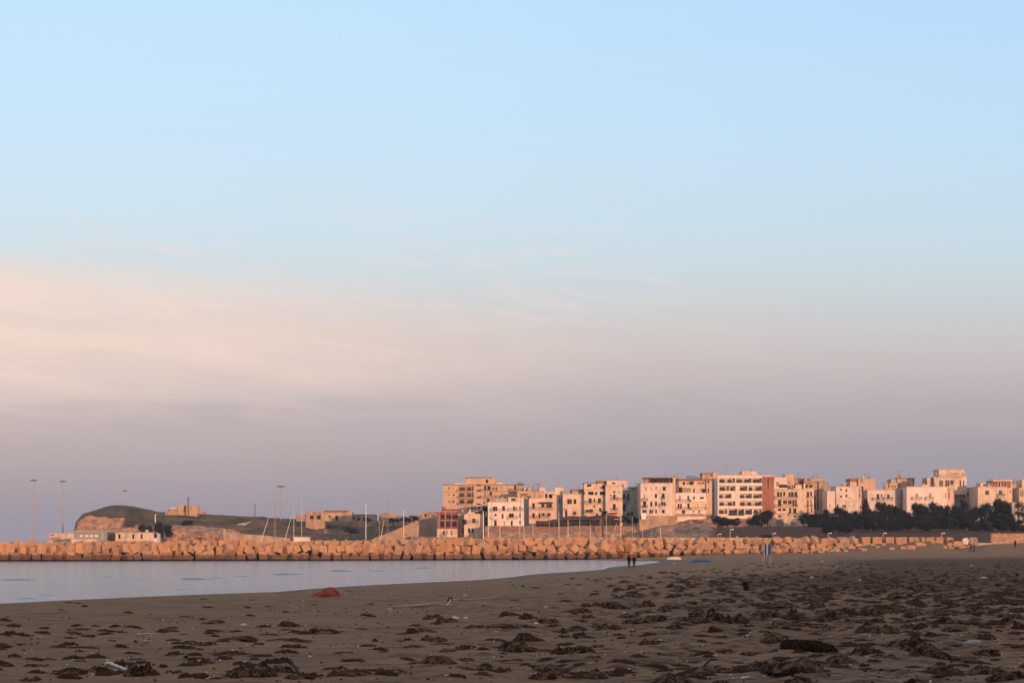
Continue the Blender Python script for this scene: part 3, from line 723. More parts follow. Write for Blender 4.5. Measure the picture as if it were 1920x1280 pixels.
# --- pale house cluster beside it
bld('white_house','pale stepped house with arched terrace openings between the red house and the long white house',C5,(560,812,705,985),572,M['cream'],
 wins=[(530+15,815,24,62),(665,800,44,62,'s'),(600,935,24,62),(650,935,20,56)],
 balc=[(580,730,828)],vols=[('roof_house',690,790,660,705,1.5,6,M['pink'],[(738,692,80,40)]),('roof',680,800,652,660,1.2,7,M['rroof']),('roof_house',575,680,680,705,1,5,M['white'])],depth=10,clutter=1)
bld('annex_house','narrow pale annex with two tall windows, right beside the dark red house',C5,(442,558,705,990),578,M['pink'],wins=[(522,815,26,62),(520,935,26,60),(470,880,16,40,'b')],balc=[(500,558,848)],depth=9,clutter=1)
bld('back_house','low pale house with small windows behind the stepped house, below the apartment slab',C5,(440,860,600,760),600,M['pink'],wins=[(640,625,16,34),(683,622,14,34),(740,618,22,36),(590,630,14,26)],vols=[('roof_house',770,860,560,600,2,6,M['grey'])],depth=10,clutter=2)
# --- long white house
bld('white_house','long white house with three balcony floors, below the ochre apartment slab',C5,(866,1372,535,905),566,M['white2'],
 wins=[(950,628,24,58),(982,628,22,58),(1085,622,34,58,'s'),(1232,625,20,58),(1262,625,20,58,'b'),(1316,625,20,60),(972,722,24,40),(1072,732,20,60),(1195,722,52,52),(1318,725,18,56),(970,832,26,82),(1095,830,16,66,'b'),(1200,832,24,64,'s'),(1318,820,22,40)],
 balc=[(900,1110,662),(1145,1365,655),(915,1025,770,'solid'),(1145,1290,768)],
 vols=[('roof_house',975,1150,482,535,2,7,M['grey']),('roof_house',1150,1372,468,535,1.2,9,M['white'],[(1224,500,48,26)]),('roof',1148,1376,460,467,.8,9.6,M['conc'])],depth=12,clutter=3)
# --- cream tower house
bld('tower_house','cream house with covered balcony and taller blank stair tower on its right',C6,(80,376,432,735),572,M['cream'],
 wins=[(137,525,24,62),(255,520,42,50,'L'),(330,522,78,50,'L'),(137,650,24,62),(212,648,16,60),(260,635,40,32,'s'),(330,636,44,34,'s')],
 balc=[(80,380,572),(80,345,680)],canopies=[(210,382,488,1.6,M['dawn'])],
 vols=[('stair_tower',376,460,385,735,0.3,9,M['cream']),('stair_tower',405,528,295,440,2.5,7,M['cream']),('roof_house',265,404,345,432,2,7,M['cream'],[(298,400,22,50),(345,400,26,40),(382,400,30,40)])],depth=10,clutter=1,roof=False)
bld('beige_house','long low beige house on the skyline behind the cream tower house',C6,(-70,262,342,470),625,M['ochre'],wins=[(20,382,60,14),(70,405,60,10),(-20,400,14,26),(150,400,20,24,'b')],vols=[('roof_house',20,100,302,342,2,6,M['pink'],[(45,325,16,18)]),('roof_house',190,290,292,342,3,6,M['pink']),('roof',0,262,335,341,-.3,12,M['conc'])],depth=10,clutter=5)
# --- cream pair
bld('cream_house','plain cream house with shuttered windows and a grey roof room, above the terrace awnings',C6,(508,775,378,700),568,M['cream'],
 wins=[(578,470,22,56),(607,470,24,56,'s'),(660,470,24,54),(550,622,22,68),(655,618,38,40,'s'),(525,572,12,16),(552,570,12,16)],
 vols=[('roof_house',622,762,330,378,2,7,M['grey']),('roof',615,772,315,329,1.5,8,M['rroof'])],depth=12,clutter=2)
bld('arcaded_house','cream house with round-arched openings and a long balcony under two roof rooms',C6,(778,1046,318,700),566,M['cream'],
 wins=[(783,366,8,24),(863,366,50,38),(927,368,20,36),(1007,366,50,40),(853,464,28,62),(905,455,16,36),(970,462,28,62),(905,530,22,18),(825,590,40,30),(865,588,34,42,'s'),(980,576,24,38),(940,640,22,30)],
 balc=[(780,1030,494),(790,890,612)],
 vols=[('roof_house',776,942,246,318,1.2,8,M['cream'],[(840,268,42,26)]),('roof',768,946,238,245,.9,9,M['slab']),('roof_house',944,1050,242,318,1.8,8,M['white'],[(1025,287,34,40)]),('roof',938,1068,206,241,1.5,9,M['rroof'])],depth=12,clutter=1)
bld('corner_house','tall cream corner house with single column of dark balcony doors beside the palm',C6,(1048,1262,275,700),564,M['cream'],
 wins=[(1157,350,18,26),(1157,415,24,60),(1157,542,26,76),(1215,350,14,30,'b'),(1115,395,16,16)],balc=[(1120,1200,448),(1120,1200,582),(1200,1262,452)],
 canopies=[(1090,1190,622,1.4,M['dred'])],
 vols=[('roof_house',1062,1200,206,275,1.5,8,M['cream'],[(1150,240,30,18)]),('roof_house',1200,1325,208,275,3,7,M['pink'],[(1262,275,18,34)])],depth=12,clutter=3)
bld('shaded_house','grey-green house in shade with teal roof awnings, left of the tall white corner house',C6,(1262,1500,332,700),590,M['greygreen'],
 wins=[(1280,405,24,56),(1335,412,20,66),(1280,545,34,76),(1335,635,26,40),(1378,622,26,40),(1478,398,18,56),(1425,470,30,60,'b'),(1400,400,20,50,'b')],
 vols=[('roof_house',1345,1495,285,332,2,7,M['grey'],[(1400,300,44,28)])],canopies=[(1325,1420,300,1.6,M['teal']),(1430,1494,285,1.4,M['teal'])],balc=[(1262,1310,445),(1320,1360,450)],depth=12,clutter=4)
# --- tall white corner house with dark pergola
bld('corner_house','tall white house with a dark brown roof pergola and a white banner below',C7,(160,612,268,735),560,M['white'],
 wins=[(235,345,20,62,'b'),(310,342,12,50,'b'),(378,335,20,46,'b'),(492,344,32,50),(215,455,18,50,'b'),(310,440,12,30,'b'),(375,447,24,54),(478,447,30,62),(215,565,32,82),(310,560,20,62),(376,556,22,56),(462,555,24,46),(495,555,24,46,'s'),(200,665,26,40),(228,665,24,40,'s'),(298,667,20,46),(325,667,16,46,'s'),(377,667,16,50),(480,665,28,46)],
 balc=[(182,258,518),(182,258,612),(455,500,498),(425,512,592)],
 vols=[('roof_house',270,600,205,268,2.2,7,M['brownshut'],[(330,236,60,50),(420,236,80,50),(520,236,60,50)]),('pergola_roof',206,612,184,196,.4,9,M['slab']),('side_wing',614,652,188,735,.8,9,M['pink']),('roof_house',215,265,205,268,1,3,M['stone'])],depth=12,clutter=1)
q0 = K(C7, 170, 690); q1 = K(C7, 235, 775); D = 557
mb = MB(); a = W(q0[0], q1[1], D); b_ = W(q1[0], q0[1], D); mb.box(a.x, b_.x, D-.06, D, a.z, b_.z); mb.box(a.x-.05, b_.x+.05, D-.1, D+.04, b_.z+.003, b_.z+.1); o = mb.build('banner', simple('white_banner', (.85,.80,.80), .7, .05)); tag(o, 'plain white rectangular banner hung on the terrace wall under the tall white corner house', 'banner')
# --- balcony house
bld('balcony_house','white house with yellow-lit balconies below and brown covered terrace and blue roof above',C7,(656,1086,408,695),566,M['white2'],
 wins=[(712,482,30,70,'b'),(832,478,24,58,'s'),(912,478,20,42),(1010,478,20,34),(1038,478,22,34,'s'),(695,592,20,62),(728,592,22,62,'s'),(835,590,28,70,'s'),(930,590,92,62,'y'),(1040,590,80,62,'y'),(765,668,34,44),(905,668,14,16),(985,668,14,40)],
 balc=[(656,855,532),(872,985,530,'solid'),(988,1086,528,'solid'),(656,855,642),(872,1086,642)],
 vols=[('upper_floor',690,1088,325,408,2.0,10,M['cream'],[(722,362,44,70),(808,365,126,66,'b'),(912,370,18,50),(1000,372,12,50,'b'),(1047,372,38,50),(1115-30,370,14,50)]),
       ('top_floor',700,1088,225,325,2.4,9,M['cream'],[(770,270,26,40),(830,270,40,40,'b'),(878,265,44,44),(1000,268,80,34,'b'),(1040,262,20,30)]),('terrace_roof',696,1165,205,226,1.2,10,M['rroof']),
       ('side_wing',1088,1168,205,695,1.4,10,M['ochre'],[(1115,370,12,56),(1115,250,20,30)]),('roof_house',1032,1182,134,205,4,7,M['tan'],[(1160,155,22,20)]),('roof',1024,1186,124,133,3.6,8,M['slab']),('stair_tower',1184,1238,118,205,5,6,M['ochre']),('base_wall',640,1160,697,725,-1.2,.9,M['stone'])],depth=12,clutter=0,roof=False)
q0 = K(C7, 800, 198); q1 = K(C7, 975, 160)
a = W(q0[0], q0[1], 572); b_ = W(q1[0], q1[1], 578)
mb = MB(); mb.quad((a.x,a.y,a.z),(b_.x,a.y,a.z),(b_.x-1.6,b_.y,b_.z),(a.x+.9,b_.y,b_.z)); mb.quad((a.x,a.y,a.z-.15),(a.x+.9,b_.y,b_.z-.15),(b_.x-1.6,b_.y,b_.z-.15),(b_.x,a.y,a.z-.15))
mb.quad((a.x,a.y,a.z-.15),(b_.x,a.y,a.z-.15),(b_.x,a.y,a.z),(a.x,a.y,a.z)); mb.quad((b_.x,a.y,a.z-.15),(b_.x-1.6,b_.y,b_.z-.15),(b_.x-1.6,b_.y,b_.z),(b_.x,a.y,a.z)); mb.quad((b_.x-1.6,b_.y,b_.z-.15),(a.x+.9,b_.y,b_.z-.15),(a.x+.9,b_.y,b_.z),(b_.x-1.6,b_.y,b_.z)); mb.quad((a.x+.9,b_.y,b_.z-.15),(a.x,a.y,a.z-.15),(a.x,a.y,a.z),(a.x+.9,b_.y,b_.z))
for xx in (a.x+.3, b_.x-.5): mb.box(xx, xx+.1, a.y+.3, a.y+.4, a.z-2.2, a.z-.16)
o = mb.build('solar_array', M['blue']); tag(o, 'sloping blue solar roof panel standing above the brown covered terrace', 'solar panel')
# --- shaded in-fill houses seen in the gaps
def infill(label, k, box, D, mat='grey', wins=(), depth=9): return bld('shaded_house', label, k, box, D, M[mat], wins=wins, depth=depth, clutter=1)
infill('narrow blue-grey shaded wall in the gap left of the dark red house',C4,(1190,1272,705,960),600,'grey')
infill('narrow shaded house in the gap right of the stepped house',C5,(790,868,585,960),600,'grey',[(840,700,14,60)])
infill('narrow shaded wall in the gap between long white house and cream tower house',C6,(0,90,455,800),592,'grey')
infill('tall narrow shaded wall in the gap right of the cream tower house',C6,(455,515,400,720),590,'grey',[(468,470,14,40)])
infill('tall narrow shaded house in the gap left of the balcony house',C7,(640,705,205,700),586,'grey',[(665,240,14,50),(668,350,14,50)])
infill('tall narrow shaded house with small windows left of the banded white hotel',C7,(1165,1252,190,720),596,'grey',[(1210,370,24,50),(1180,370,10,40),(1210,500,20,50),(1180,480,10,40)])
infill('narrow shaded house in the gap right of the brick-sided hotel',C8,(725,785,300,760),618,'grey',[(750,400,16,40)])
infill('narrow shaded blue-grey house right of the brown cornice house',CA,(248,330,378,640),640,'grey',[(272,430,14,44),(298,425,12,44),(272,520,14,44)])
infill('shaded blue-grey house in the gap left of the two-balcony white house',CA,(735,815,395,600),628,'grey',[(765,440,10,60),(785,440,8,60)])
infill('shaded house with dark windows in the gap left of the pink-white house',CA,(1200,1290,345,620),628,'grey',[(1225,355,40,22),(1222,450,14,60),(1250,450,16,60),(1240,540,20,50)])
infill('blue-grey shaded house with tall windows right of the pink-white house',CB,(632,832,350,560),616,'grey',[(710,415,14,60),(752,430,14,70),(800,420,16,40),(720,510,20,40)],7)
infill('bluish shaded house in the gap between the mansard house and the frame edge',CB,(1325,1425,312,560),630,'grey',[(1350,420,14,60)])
# --- banded white hotel
bld('hotel','five-storey white hotel with deep banded loggias and an orange brick right side',C8,(105,667,140,680),586,M['white2'],
 wins=[(222,205,205,58,'L'),(434,205,198,56,'L'),(602,205,124,58,'L'),(185,304,130,62,'L'),(295,304,70,62,'L'),(430,304,100,62,'L'),(578,304,174,62,'L'),(200,401,158,58,'L'),(460,401,152,56,'L'),(606,401,116,56,'L'),(225,495,208,58,'L'),(523,495,282,58,'L'),(170,596,110,60,'L'),(296,606,120,84,'L'),(402,606,80,84,'L'),(495,600,90,70,'L'),(606,596,110,66,'L')],
 vols=[('penthouse',415,602,88,140,4,8,M['cream']),('side_wing',669,815,150,640,1.0,12,M['brick'],[(722,240,10,120,'b'),(742,240,8,120),(700,420,8,80,'b')]),('cornice',660,825,140,150,.6,12.5,M['cream'])],depth=12,clutter=3,cat='hotel')
# --- house with garages
bld('garage_house','cream house with three balcony rows above two grey garage doors',C8,(775,1187,318,772),590,M['cream'],
 wins=[(870,382,22,52),(903,382,22,52,'s'),(947,372,20,40),(1012,382,26,52,'s'),(1048,382,24,56),(1092,382,26,56),(888,490,32,76),(945,478,20,42),(970,478,18,42,'s'),(1018,478,34,40),(1062,490,20,72),(1092,490,20,72,'s'),(888,580,30,40),(945,582,28,44),(1020,590,20,62),(1078,592,30,62),(888,656,28,22),(1078,656,24,20),(893,735,96,86,'d'),(1080,730,96,88,'d')],
 balc=[(822,1110,432),(822,1110,538),(830,965,622,'solid'),(1000,1110,640)],
 vols=[('roof_house',818,974,165,318,3,8,M['white'],[(930,275,80,36),(862,250,40,60,'b')]),('stair_tower',956,1070,125,318,5,6,M['ochre'],[(1000,230,60,20,'b')]),('roof_house',1062,1165,258,318,2,7,M['cream'],[(1048+30,280,16,40)])],depth=11,clutter=3)
bld('cream_house','narrow cream house with paired arched windows right of the garage house',C8,(1189,1322,302,690),596,M['cream'],wins=[(1245,382,22,62),(1285,372,18,44),(1245,490,12,74),(1285,490,10,74),(1245,592,14,72),(1290,580,12,50)],balc=[(1232,1302,428),(1232,1302,540)],depth=10,clutter=2)
bld('brown_house','tall ochre-brown house with heavy cornice and dark pilaster strips behind the narrow cream house',CA,(52,255,262,640),612,M['tan'],
 wins=[(75,330,26,34),(128,330,26,34),(215,440,12,310),(170,480,24,60),(175,560,24,60)],phi=18,side=345,smat=M['tan'],sides=[(.3,340,.9,50),(.62,330,.9,50),(.3,450,.9,50),(.62,450,.9,50)],
 vols=[('cornice',44,262,262,272,-.35,.34,M['ochre']),('parapet',60,250,238,262,.4,6,M['pink'],[(100,250,30,14)]),('roof_house',-25,55,235,330,2,6,M['dred'])],depth=10,clutter=4)
# --- square white houses on the right
bld('white_house','square pinkish white house with four tiny windows and a lower left wing above the pines',CA,(435,702,332,640),596,M['white'],
 wins=[(492,368,13,22),(556,378,16,28),(492,452,14,24),(556,442,16,28),(452,562,14,34),(518,566,14,30),(543,566,14,30),(600,470,10,12)],
 vols=[('side_wing',325,434,386,640,.6,9,M['white'],[(360,560,16,30,'b')]),('cornice',435,702,498,503,-.2,.195,M['conc']),('side_wing',704,740,350,640,1.5,9,M['pink'],[(706+8,440,8,40),(718,380,8,30)])],depth=11,clutter=2)
bld('cream_house','tall cream house with a small red tiled roof behind the square white house',CA,(700,905,245,560),625,M['ochre'],wins=[(745,356,22,40)],
 vols=[('roof_house',605,700,262,340,1,7,M['cream']),('tiled_roof',600,726,234,262,.4,8,M['rroof']),('roof_house',525,602,300,340,3,6,M['pink'],[(560,315,20,16)]),('roof_house',740,775,240,275,-.5,.48,M['grey'])],depth=11,clutter=3)
bld('white_house','white house with two dark balcony doors and iron balconies above the pines',CA,(812,1160,375,640),596,M['white'],
 wins=[(935,456,26,62),(980,441,13,36),(1018,436,9,20),(1060,452,24,46),(945,556,22,40),(1072,572,20,40)],balc=[(868,1000,492),(1003,1110,488)],
 vols=[('side_wing',1162,1206,352,640,.8,9,M['pink'],[(1190,470,8,40),(1190,550,8,40)])],depth=11,clutter=2)
bld('ochre_house','ochre roof house with flat roof and grey screen on the skyline behind the two-balcony house',CA,(1166,1372,240,420),630,M['ochre'],wins=[(1300,308,10,26),(1362,270,12,40)],
 vols=[('roof_house',1095,1166,240,285,.5,7,M['grey']),('roof',1160,1380,228,239,-.4,9,M['rroof']),('roof_house',1015,1168,290,375,-1.2,1.18,M['ochre'],[(1065,320,10,50),(1120,330,70,30,'b')])],depth=9,clutter=3)
bld('pink_house','wide pinkish white house with two shallow balconies and a chimney, above the pines',CB,(66,545,336,640),590,M['white2'],
 wins=[(185,465-25,30,50,'b'),(345,465-25,30,50,'b'),(160,556,24,34),(530,440,12,60,'b')],balc=[(125,242,486),(285,380,486)],
 vols=[('chimney',250,314,308,336,1,2.5,M['white']),('side_wing',547,632,352,640,.5,9,M['pink'],[(572,370,10,20),(572,440,10,70)])],depth=11,clutter=1)
bld('tower_house','tall cream tower house with terrace and penthouse, highest building at the right',CB,(396,640,217,420),612,M['cream'],
 wins=[(465,292,14,62),(488,292,16,62,'s'),(538,292,16,66),(565,292,18,66),(596,282,16,46),(618,282,16,46)],phi=0,
 vols=[('penthouse',450,760,130,217,2.5,8,M['cream'],[(741,188,8,40),(640,176,90,10,'b')]),('side_wing',642,786,217,420,.6,9,M['cream'],[(707,295,13,66),(748,295,10,60)]),('roof_house',308,394,225,345,2,7,M['galv']),('roof',446,768,124,129,2.2,9,M['conc'])],balc=[(430,735,215)],depth=11,clutter=1,roof=False,cat='house')
bld('mansard_house','cream house with a red mansard storey and two white dormers',CB,(920,1270,338,640),600,M['cream'],
 wins=[(1018,405,18,46),(1042,405,18,46,'s'),(1180,405,16,48),(1200,405,16,48,'s'),(995,508,40,6,'b')],balc=[(1150,1232,448)],
 vols=[('red_mansard',1100,1312,268,338,1.0,8,M['rroof'],[(1178,308,26,36),(1248,308,26,36)]),('parapet',1100,1334,250,267,.8,9,M['cream']),('roof_house',950,1010,288,338,1.2,6,M['cream'],[(995,312,24,22)]),('roof_house',1045,1098,292,338,1.4,6,M['cream'],[(1080,308,30,22)]),('side_wing',1272,1332,268,640,1.2,9,M['pink'],[(1308,395,10,20)]),('dormer',1160,1166,284,330,.7,.28,M['white2']),('dormer',1190,1196,284,330,.7,.28,M['white2']),('dormer',1231,1236,284,330,.7,.28,M['white2']),('dormer',1260,1265,284,330,.7,.28,M['white2'])],depth=11,clutter=3)
bld('cream_house','cream house with a brown shuttered upper floor cut off by the right frame edge',CB,(1415,1750,350,640),600,M['cream'],wins=[(1445,410,50,80,'b'),(1560,410,40,60),(1650,410,30,60)],vols=[('roof_house',1450,1650,250,350,2,7,M['cream'],[(1500,300,20,30)])],depth=11,clutter=3)
bld('garden_wall_house','low white walled house behind the airy pine at the right frame edge',CB,(1328,1760,528,790),585,M['grey'],wins=[(1400,600,16,30)],depth=6,clutter=0)
# further skyline houses
bld('skyline_house','small pale roof house peeping over the terrace houses right of the ochre slab',C5,(1372,1620,372,520),640,M['ochre'],wins=[(1410,425,40,8),(1470,440,30,8),(1560,410,20,30)],vols=[('roof_house',1382,1500,340,372,2,6,M['tan'])],depth=9,clutter=4)
bld('skyline_house','brown-roofed house far behind the garage house on the skyline',C8,(1072,1200,215,300),650,M['tan'],wins=[(1100,250,20,24)],vols=[('roof_house',1140,1205,182,215,1,6,M['dred'])],depth=9,clutter=3)
# ------------------------------------------------------------------ headland buildings and ruins
bld('ruin','long low ruined stone house with dark roof line on the headland ridge',C3,(1108,1332,628,742),760,M['stone'],wins=[(1180,700,30,36),(1265,700,36,42)],
    vols=[('wall',1334,1660,634,742,.8,8,M['tan'],[(1480,710,26,56),(1395,690,20,20)]),('roof',1328,1600,618,632,.3,9,M['slab']),('annex',995,1104,668,742,1,6,M['stone'])],depth=9,clutter=0,roof=False)
bld('ruin','small ruined stone house with dark doorway, second ruin right of the floodlight mast',C4,(232,540,672,745),765,M['stone'],wins=[(272,708,22,34),(335,722,26,30)],vols=[('roof',230,536,664,671,-.1,8,M['slab'])],depth=8,clutter=0,roof=False)
def ruin_wall(name, label, k, prof, y1, D, th, mat, cat='ruin', wins=()):
    mb = MB(); pts = []
    P = [(K(k,x,y)[0], K(k,x,y)[1]) for x, y in prof]
    n = 40; rs = random.Random(len(prof)*3+int(D))
    for i in range(n+1):
        px = P[0][0]+(P[-1][0]-P[0][0])*i/n; py = float(np.interp(px, [p[0] for p in P], [p[1] for p in P]))+rs.uniform(-.35,.35)
        pts.append(((px-CX)/F*D, H+(HY-py)/F*D))
    zb = H+(HY-K(k,0,y1)[1])/F*D-2.5
    for (xa, za), (xb, zb2) in zip(pts[:-1], pts[1:]):
        mb.quad((xa,D,zb),(xb,D,zb),(xb,D,zb2),(xa,D,za)); mb.quad((xa,D,za),(xb,D,zb2),(xb,D+th,zb2),(xa,D+th,za)); mb.quad((xb,D+th,zb),(xa,D+th,zb),(xa,D+th,za),(xb,D+th,zb2))
    mb.quad((pts[0][0],D+th,zb),(pts[0][0],D,zb),(pts[0][0],D,pts[0][1]),(pts[0][0],D+th,pts[0][1])); mb.quad((pts[-1][0],D,zb),(pts[-1][0],D+th,zb),(pts[-1][0],D+th,pts[-1][1]),(pts[-1][0],D,pts[-1][1]))
    for cx, cy, w, h in wins:
        a = W(*K(k,cx-w/2,cy+h/2), D); b_ = W(*K(k,cx+w/2,cy-h/2), D); mb.box(a.x, b_.x, D-.05, D-.004, a.z, b_.z, 1)
    o = mb.build(name, [mat, M['dark']]); tag(o, label, cat); return o
ruin_wall('ruin','roofless crumbling stone ruin with rounded humps on the headland ridge',C4,[(575,742),(582,690),(600,655),(650,645),(715,655),(735,640),(765,642),(790,668),(810,685),(850,684),(905,688)],745,770,5,M['stone'])
bld('ruin','low flat ruined house with a dark doorway at the right end of the headland ridge',C4,(1090,1262,632,700),760,M['stone'],wins=[(1138,678,18,36)],vols=[('annex',950,1088,672,705,1,6,M['stone'])],depth=8,clutter=0)
bld('ruin','square orange ruined blockhouse crowning the headland hill beside the tall pole',C2,(845,1085,560,655),800,M['tan'],wins=[(935,600,10,70)],
    vols=[('annex',765,843,582,655,.6,6,M['pink'],[(820,612,24,22)]),('annex',1087,1160,628,655,.8,5,M['stone'])],depth=8,clutter=0,roof=False)
ruin_wall('rubble_heap','pinkish rubble slope at the left foot of the hilltop ruin',C2,[(700,655),(730,620),(760,598),(780,602),(845,590)],660,797,5,M['stone'],'rubble',[(755,610,16,14)])
ZIG = 1
def strip_wall(name, label, k, prof, h, mat, cat):
    mb = MB(); rs = random.Random(4); pts = []
    for (x0,y0,D0),(x1,y1,D1) in zip(prof[:-1], prof[1:]):
        for t in np.linspace(0,1,8,endpoint=False): pts.append(W(*K(k, x0+(x1-x0)*t, y0+(y1-y0)*t+rs.uniform(-3,3)), D0+(D1-D0)*t))
    for a, b_ in zip(pts[:-1], pts[1:]):
        d = Vector((0,0,-h)); e = Vector((0,1.2,0)); mb.quad(a+d,b_+d,b_,a); mb.quad(a,b_,b_+e,a+e); mb.quad(b_+d+e,a+d+e,a+e,b_+e)
    for a in (pts[0], pts[-1]): mb.quad(a+d, a+d+e, a+e, a)
    o = mb.build(name, mat); tag(o, label, cat); return o
def rock_face(name, label, k, prof, y1, D, mat, seed, amp=4.0, cat='rock', lean=8.0):
    P = [K(k,x,y) for x, y in prof]; n, m_ = 150, 26; px = np.linspace(P[0][0], P[-1][0], n); tp = np.interp(px, [p[0] for p in P], [p[1] for p in P]); tp = tp+(fbm(px*.35, px*0, 4, seed)-.47)*3.0
    zt = H+(HY-tp)/F*D; zb = H+(HY-K(k,0,y1)[1])/F*D-2; T_ = np.linspace(0,1,m_)[:,None]; Z = zb+(zt-zb)*T_; X_ = (px-CX)/F*D+0*T_
    Y_ = D+T_*lean+(fbm(X_*.22, Z*.45, 5, seed)-.47)*amp*2.2+np.round((fbm(X_*.09, Z*.2, 3, seed+4)-.4)*6)*amp*.25
    back = np.stack([X_[-1], Y_[-1]+8, Z[-1]-2.5], -1)[None]; G_ = np.concatenate([np.stack([X_, Y_, Z+(fbm(X_*.5,Z*.8,3,seed+9)-.47)*1.2], -1), back], 0)
    o = link(name, grid_mesh(name, G_, mat, {'rock': np.ones(G_.shape[:2]), 'earth': np.zeros(G_.shape[:2])}, smooth=False)); tag(o, label, cat); return o
o = ruin_wall('stone_wall','long sloping stone wall running down to the harbour at the headland foot',C3,[(120,840),(150,840),(158,880),(250,885),(420,905),(600,915),(800,938),(920,955)],985,640,1.2,M['stone'],'wall')
ruin_wall('ramp_wall','lit sloping stone ramp wall rising to the left of the dark red house',C4,[(515,955),(640,905),(760,860),(880,805),(1000,752),(1100,722),(1150,714),(1188,716)],985,590,6,M['rubble'],'wall')
rock_face('rock_outcrop','pink-lit rocky quarry face at the headland foot, left of the zigzag wall',C2,[(700,860),(712,820),(770,835),(860,862),(960,868),(1050,862),(1170,850),(1250,868),(1290,895),(1380,900),(1390,850),(1440,830),(1490,850),(1536,880),(1600,900)],995,672,M['hill'],3)
strip_wall('stone_wall','zigzag pale dry-stone wall climbing the green headland slope',C3,[(272,815,742),(275,790,748),(320,772,756),(400,760,765),(450,748,772),(550,736,786)],2.6,M['conc'],'wall')
rock_face('rock_outcrop','small pink rocky bank behind the white house with four windows',C2,[(100,860),(110,820),(180,812),(260,818),(330,806),(395,810),(410,850)],920,690,M['hill'],7,3)
bld('white_house','low white harbour house with four tall windows, standing alone on the left',C2,(105,560,888,1000),560,M['pink'],wins=[(152,930,20,50),(235,925,18,54,'b'),(318,930,18,50),(420,930,18,50)],vols=[('annex',562,608,892,1000,.6,5,M['white'],[(585,920,28,50)]),('cornice',100,564,878,887,-.15,7,M['grey']),('chimney',465,495,848,880,2,1.5,M['grey'])],depth=8,clutter=0,roof=False)
bld('shed','long dark grey harbour shed with four small white windows below the cliff',C1,(888,1208,866,985),600,M['greydoor'],wins=[(975,922,30,24,'p'),(1040,922,34,24,'p'),(1097,922,34,24,'p'),(1155,922,36,24,'p')],vols=[('annex',1209,1240,850,985,.8,6,M['grey'])],depth=10,clutter=0,cat='shed')
bld('harbour_office','low white-topped harbour building with red marking left of the grey shed',C1,(592,884,893,985),640,M['pink'],wins=[(665,958,130,40,'b')],vols=[('sign_panel',602,650,904,918,-.12,.11,M['dred'])],depth=9,clutter=0)
bld('low_shed','very low cream shed just showing over the cubes in front of the grey shed',C1,(856,1152,966,1000),420,M['cream'],depth=4,clutter=0,drop=3,cat='shed')
bld('cabin','small white harbour cabin beside two boat masts just over the cubes',C3,(962,1145,942,985),400,M['white2'],vols=[('roof',956,1150,934,941,-.2,3.4,M['cream'])],depth=3,clutter=0,roof=False,drop=3,cat='cabin')
# terrace wall, restaurant
mb = MB(); a = K(C5, 905, 900); e = K(C6, 1235, 770); D = 559
xa, xb = (a[0]-CX)/F*D, (e[0]-CX)/F*D; tops = [(a[0],990),(960,988),(1000,987),(1040,988),(1080,985),(1140,985),(1165,984),(e[0],982)]
prev = None
for i in range(61):
    px = a[0]+(e[0]-a[0])*i/60; z = H+(HY-float(np.interp(px,[t[0] for t in tops],[t[1] for t in tops])))/F*D; x = (px-CX)/F*D
    if prev: mb.quad((prev[0],D,1),(x,D,1),(x,D,z),(prev[0],D,prev[1])); mb.quad((prev[0],D,prev[1]),(x,D,z),(x,D+1,z),(prev[0],D+1,prev[1]))
    prev = (x, z)
mb.quad((xa,D+1,1),(xa,D,1),(xa,D,H+(HY-990)/F*D),(xa,D+1,H+(HY-990)/F*D))
o = mb.build('retaining_wall', M['twall']); tag(o, 'long purplish stone retaining wall behind the masts, carrying the terrace restaurant', 'wall')
for (k, x0, x1, y0, y1, lab) in ((C6, 470, 1230, 650, 772, 'long terrace restaurant with sagging dark red awning and dark glazing under the cream houses'), (C6, 165, 462, 700, 790, 'low terrace cafe with dark awning below the cream tower house')):
    D = 560.5; a = W(*K(k, x0, y1), D); b_ = W(*K(k, x1, y0), D); root = empty('restaurant', (a.x, D, a.z)); tag(root, lab, 'restaurant')
    Lr = b_.x-a.x; hr = b_.z-a.z
    q = MB(); n = 24
    def rz(u): return hr-.35+.32*math.sin(u*9+1)*(1 if x1-x0 > 500 else .3)-(1.0*max(0, .25-u)/.25 if x1-x0 > 500 else .5*(1-u))
    for i in range(n):
        u0, u1 = i/n, (i+1)/n
        q.quad((u0*Lr,-.9,rz(u0)-.35),(u1*Lr,-.9,rz(u1)-.35),(u1*Lr,2.6,rz(u1)+.4),(u0*Lr,2.6,rz(u0)+.4)); q.quad((u0*Lr,-.9,rz(u0)-.75),(u1*Lr,-.9,rz(u1)-.75),(u1*Lr,-.9,rz(u1)-.35),(u0*Lr,-.9,rz(u0)-.35)); q.quad((u1*Lr,-.88,rz(u1)-.4),(u0*Lr,-.88,rz(u0)-.4),(u0*Lr,2.6,rz(u0)+.34),(u1*Lr,2.6,rz(u1)+.34))
    q.build('awning', M['dawn'], root)
    q = MB(); n = max(5, int(Lr/3.2))
    for i in range(n+1): q.box(Lr*i/n-.06 if i else 0, Lr*i/n+.06, -.8, -.68, -1, 2.2)
    q.box(0, Lr, -.78, -.7, .9, 1.0); q.build('post', M['rail'], root)
    rs = random.Random(5)
    for i in range(n):
        q = MB(); t = rs.random(); q.box(Lr*i/n+.1, Lr*(i+1)/n-.1, 1.2, 1.3, -1, 2.0, 0)
        if t < .45: q.box(Lr*(i+.2)/n, Lr*(i+.8)/n, 1.05, 1.19, .4, 1.6, 1)
        q.build('window', [M['glass'], M['cream']], root)
    q = MB(); q.box(0, Lr, 1.5, 2.4, -1, 2.1); q.build('wall', M['brownshut'], root)
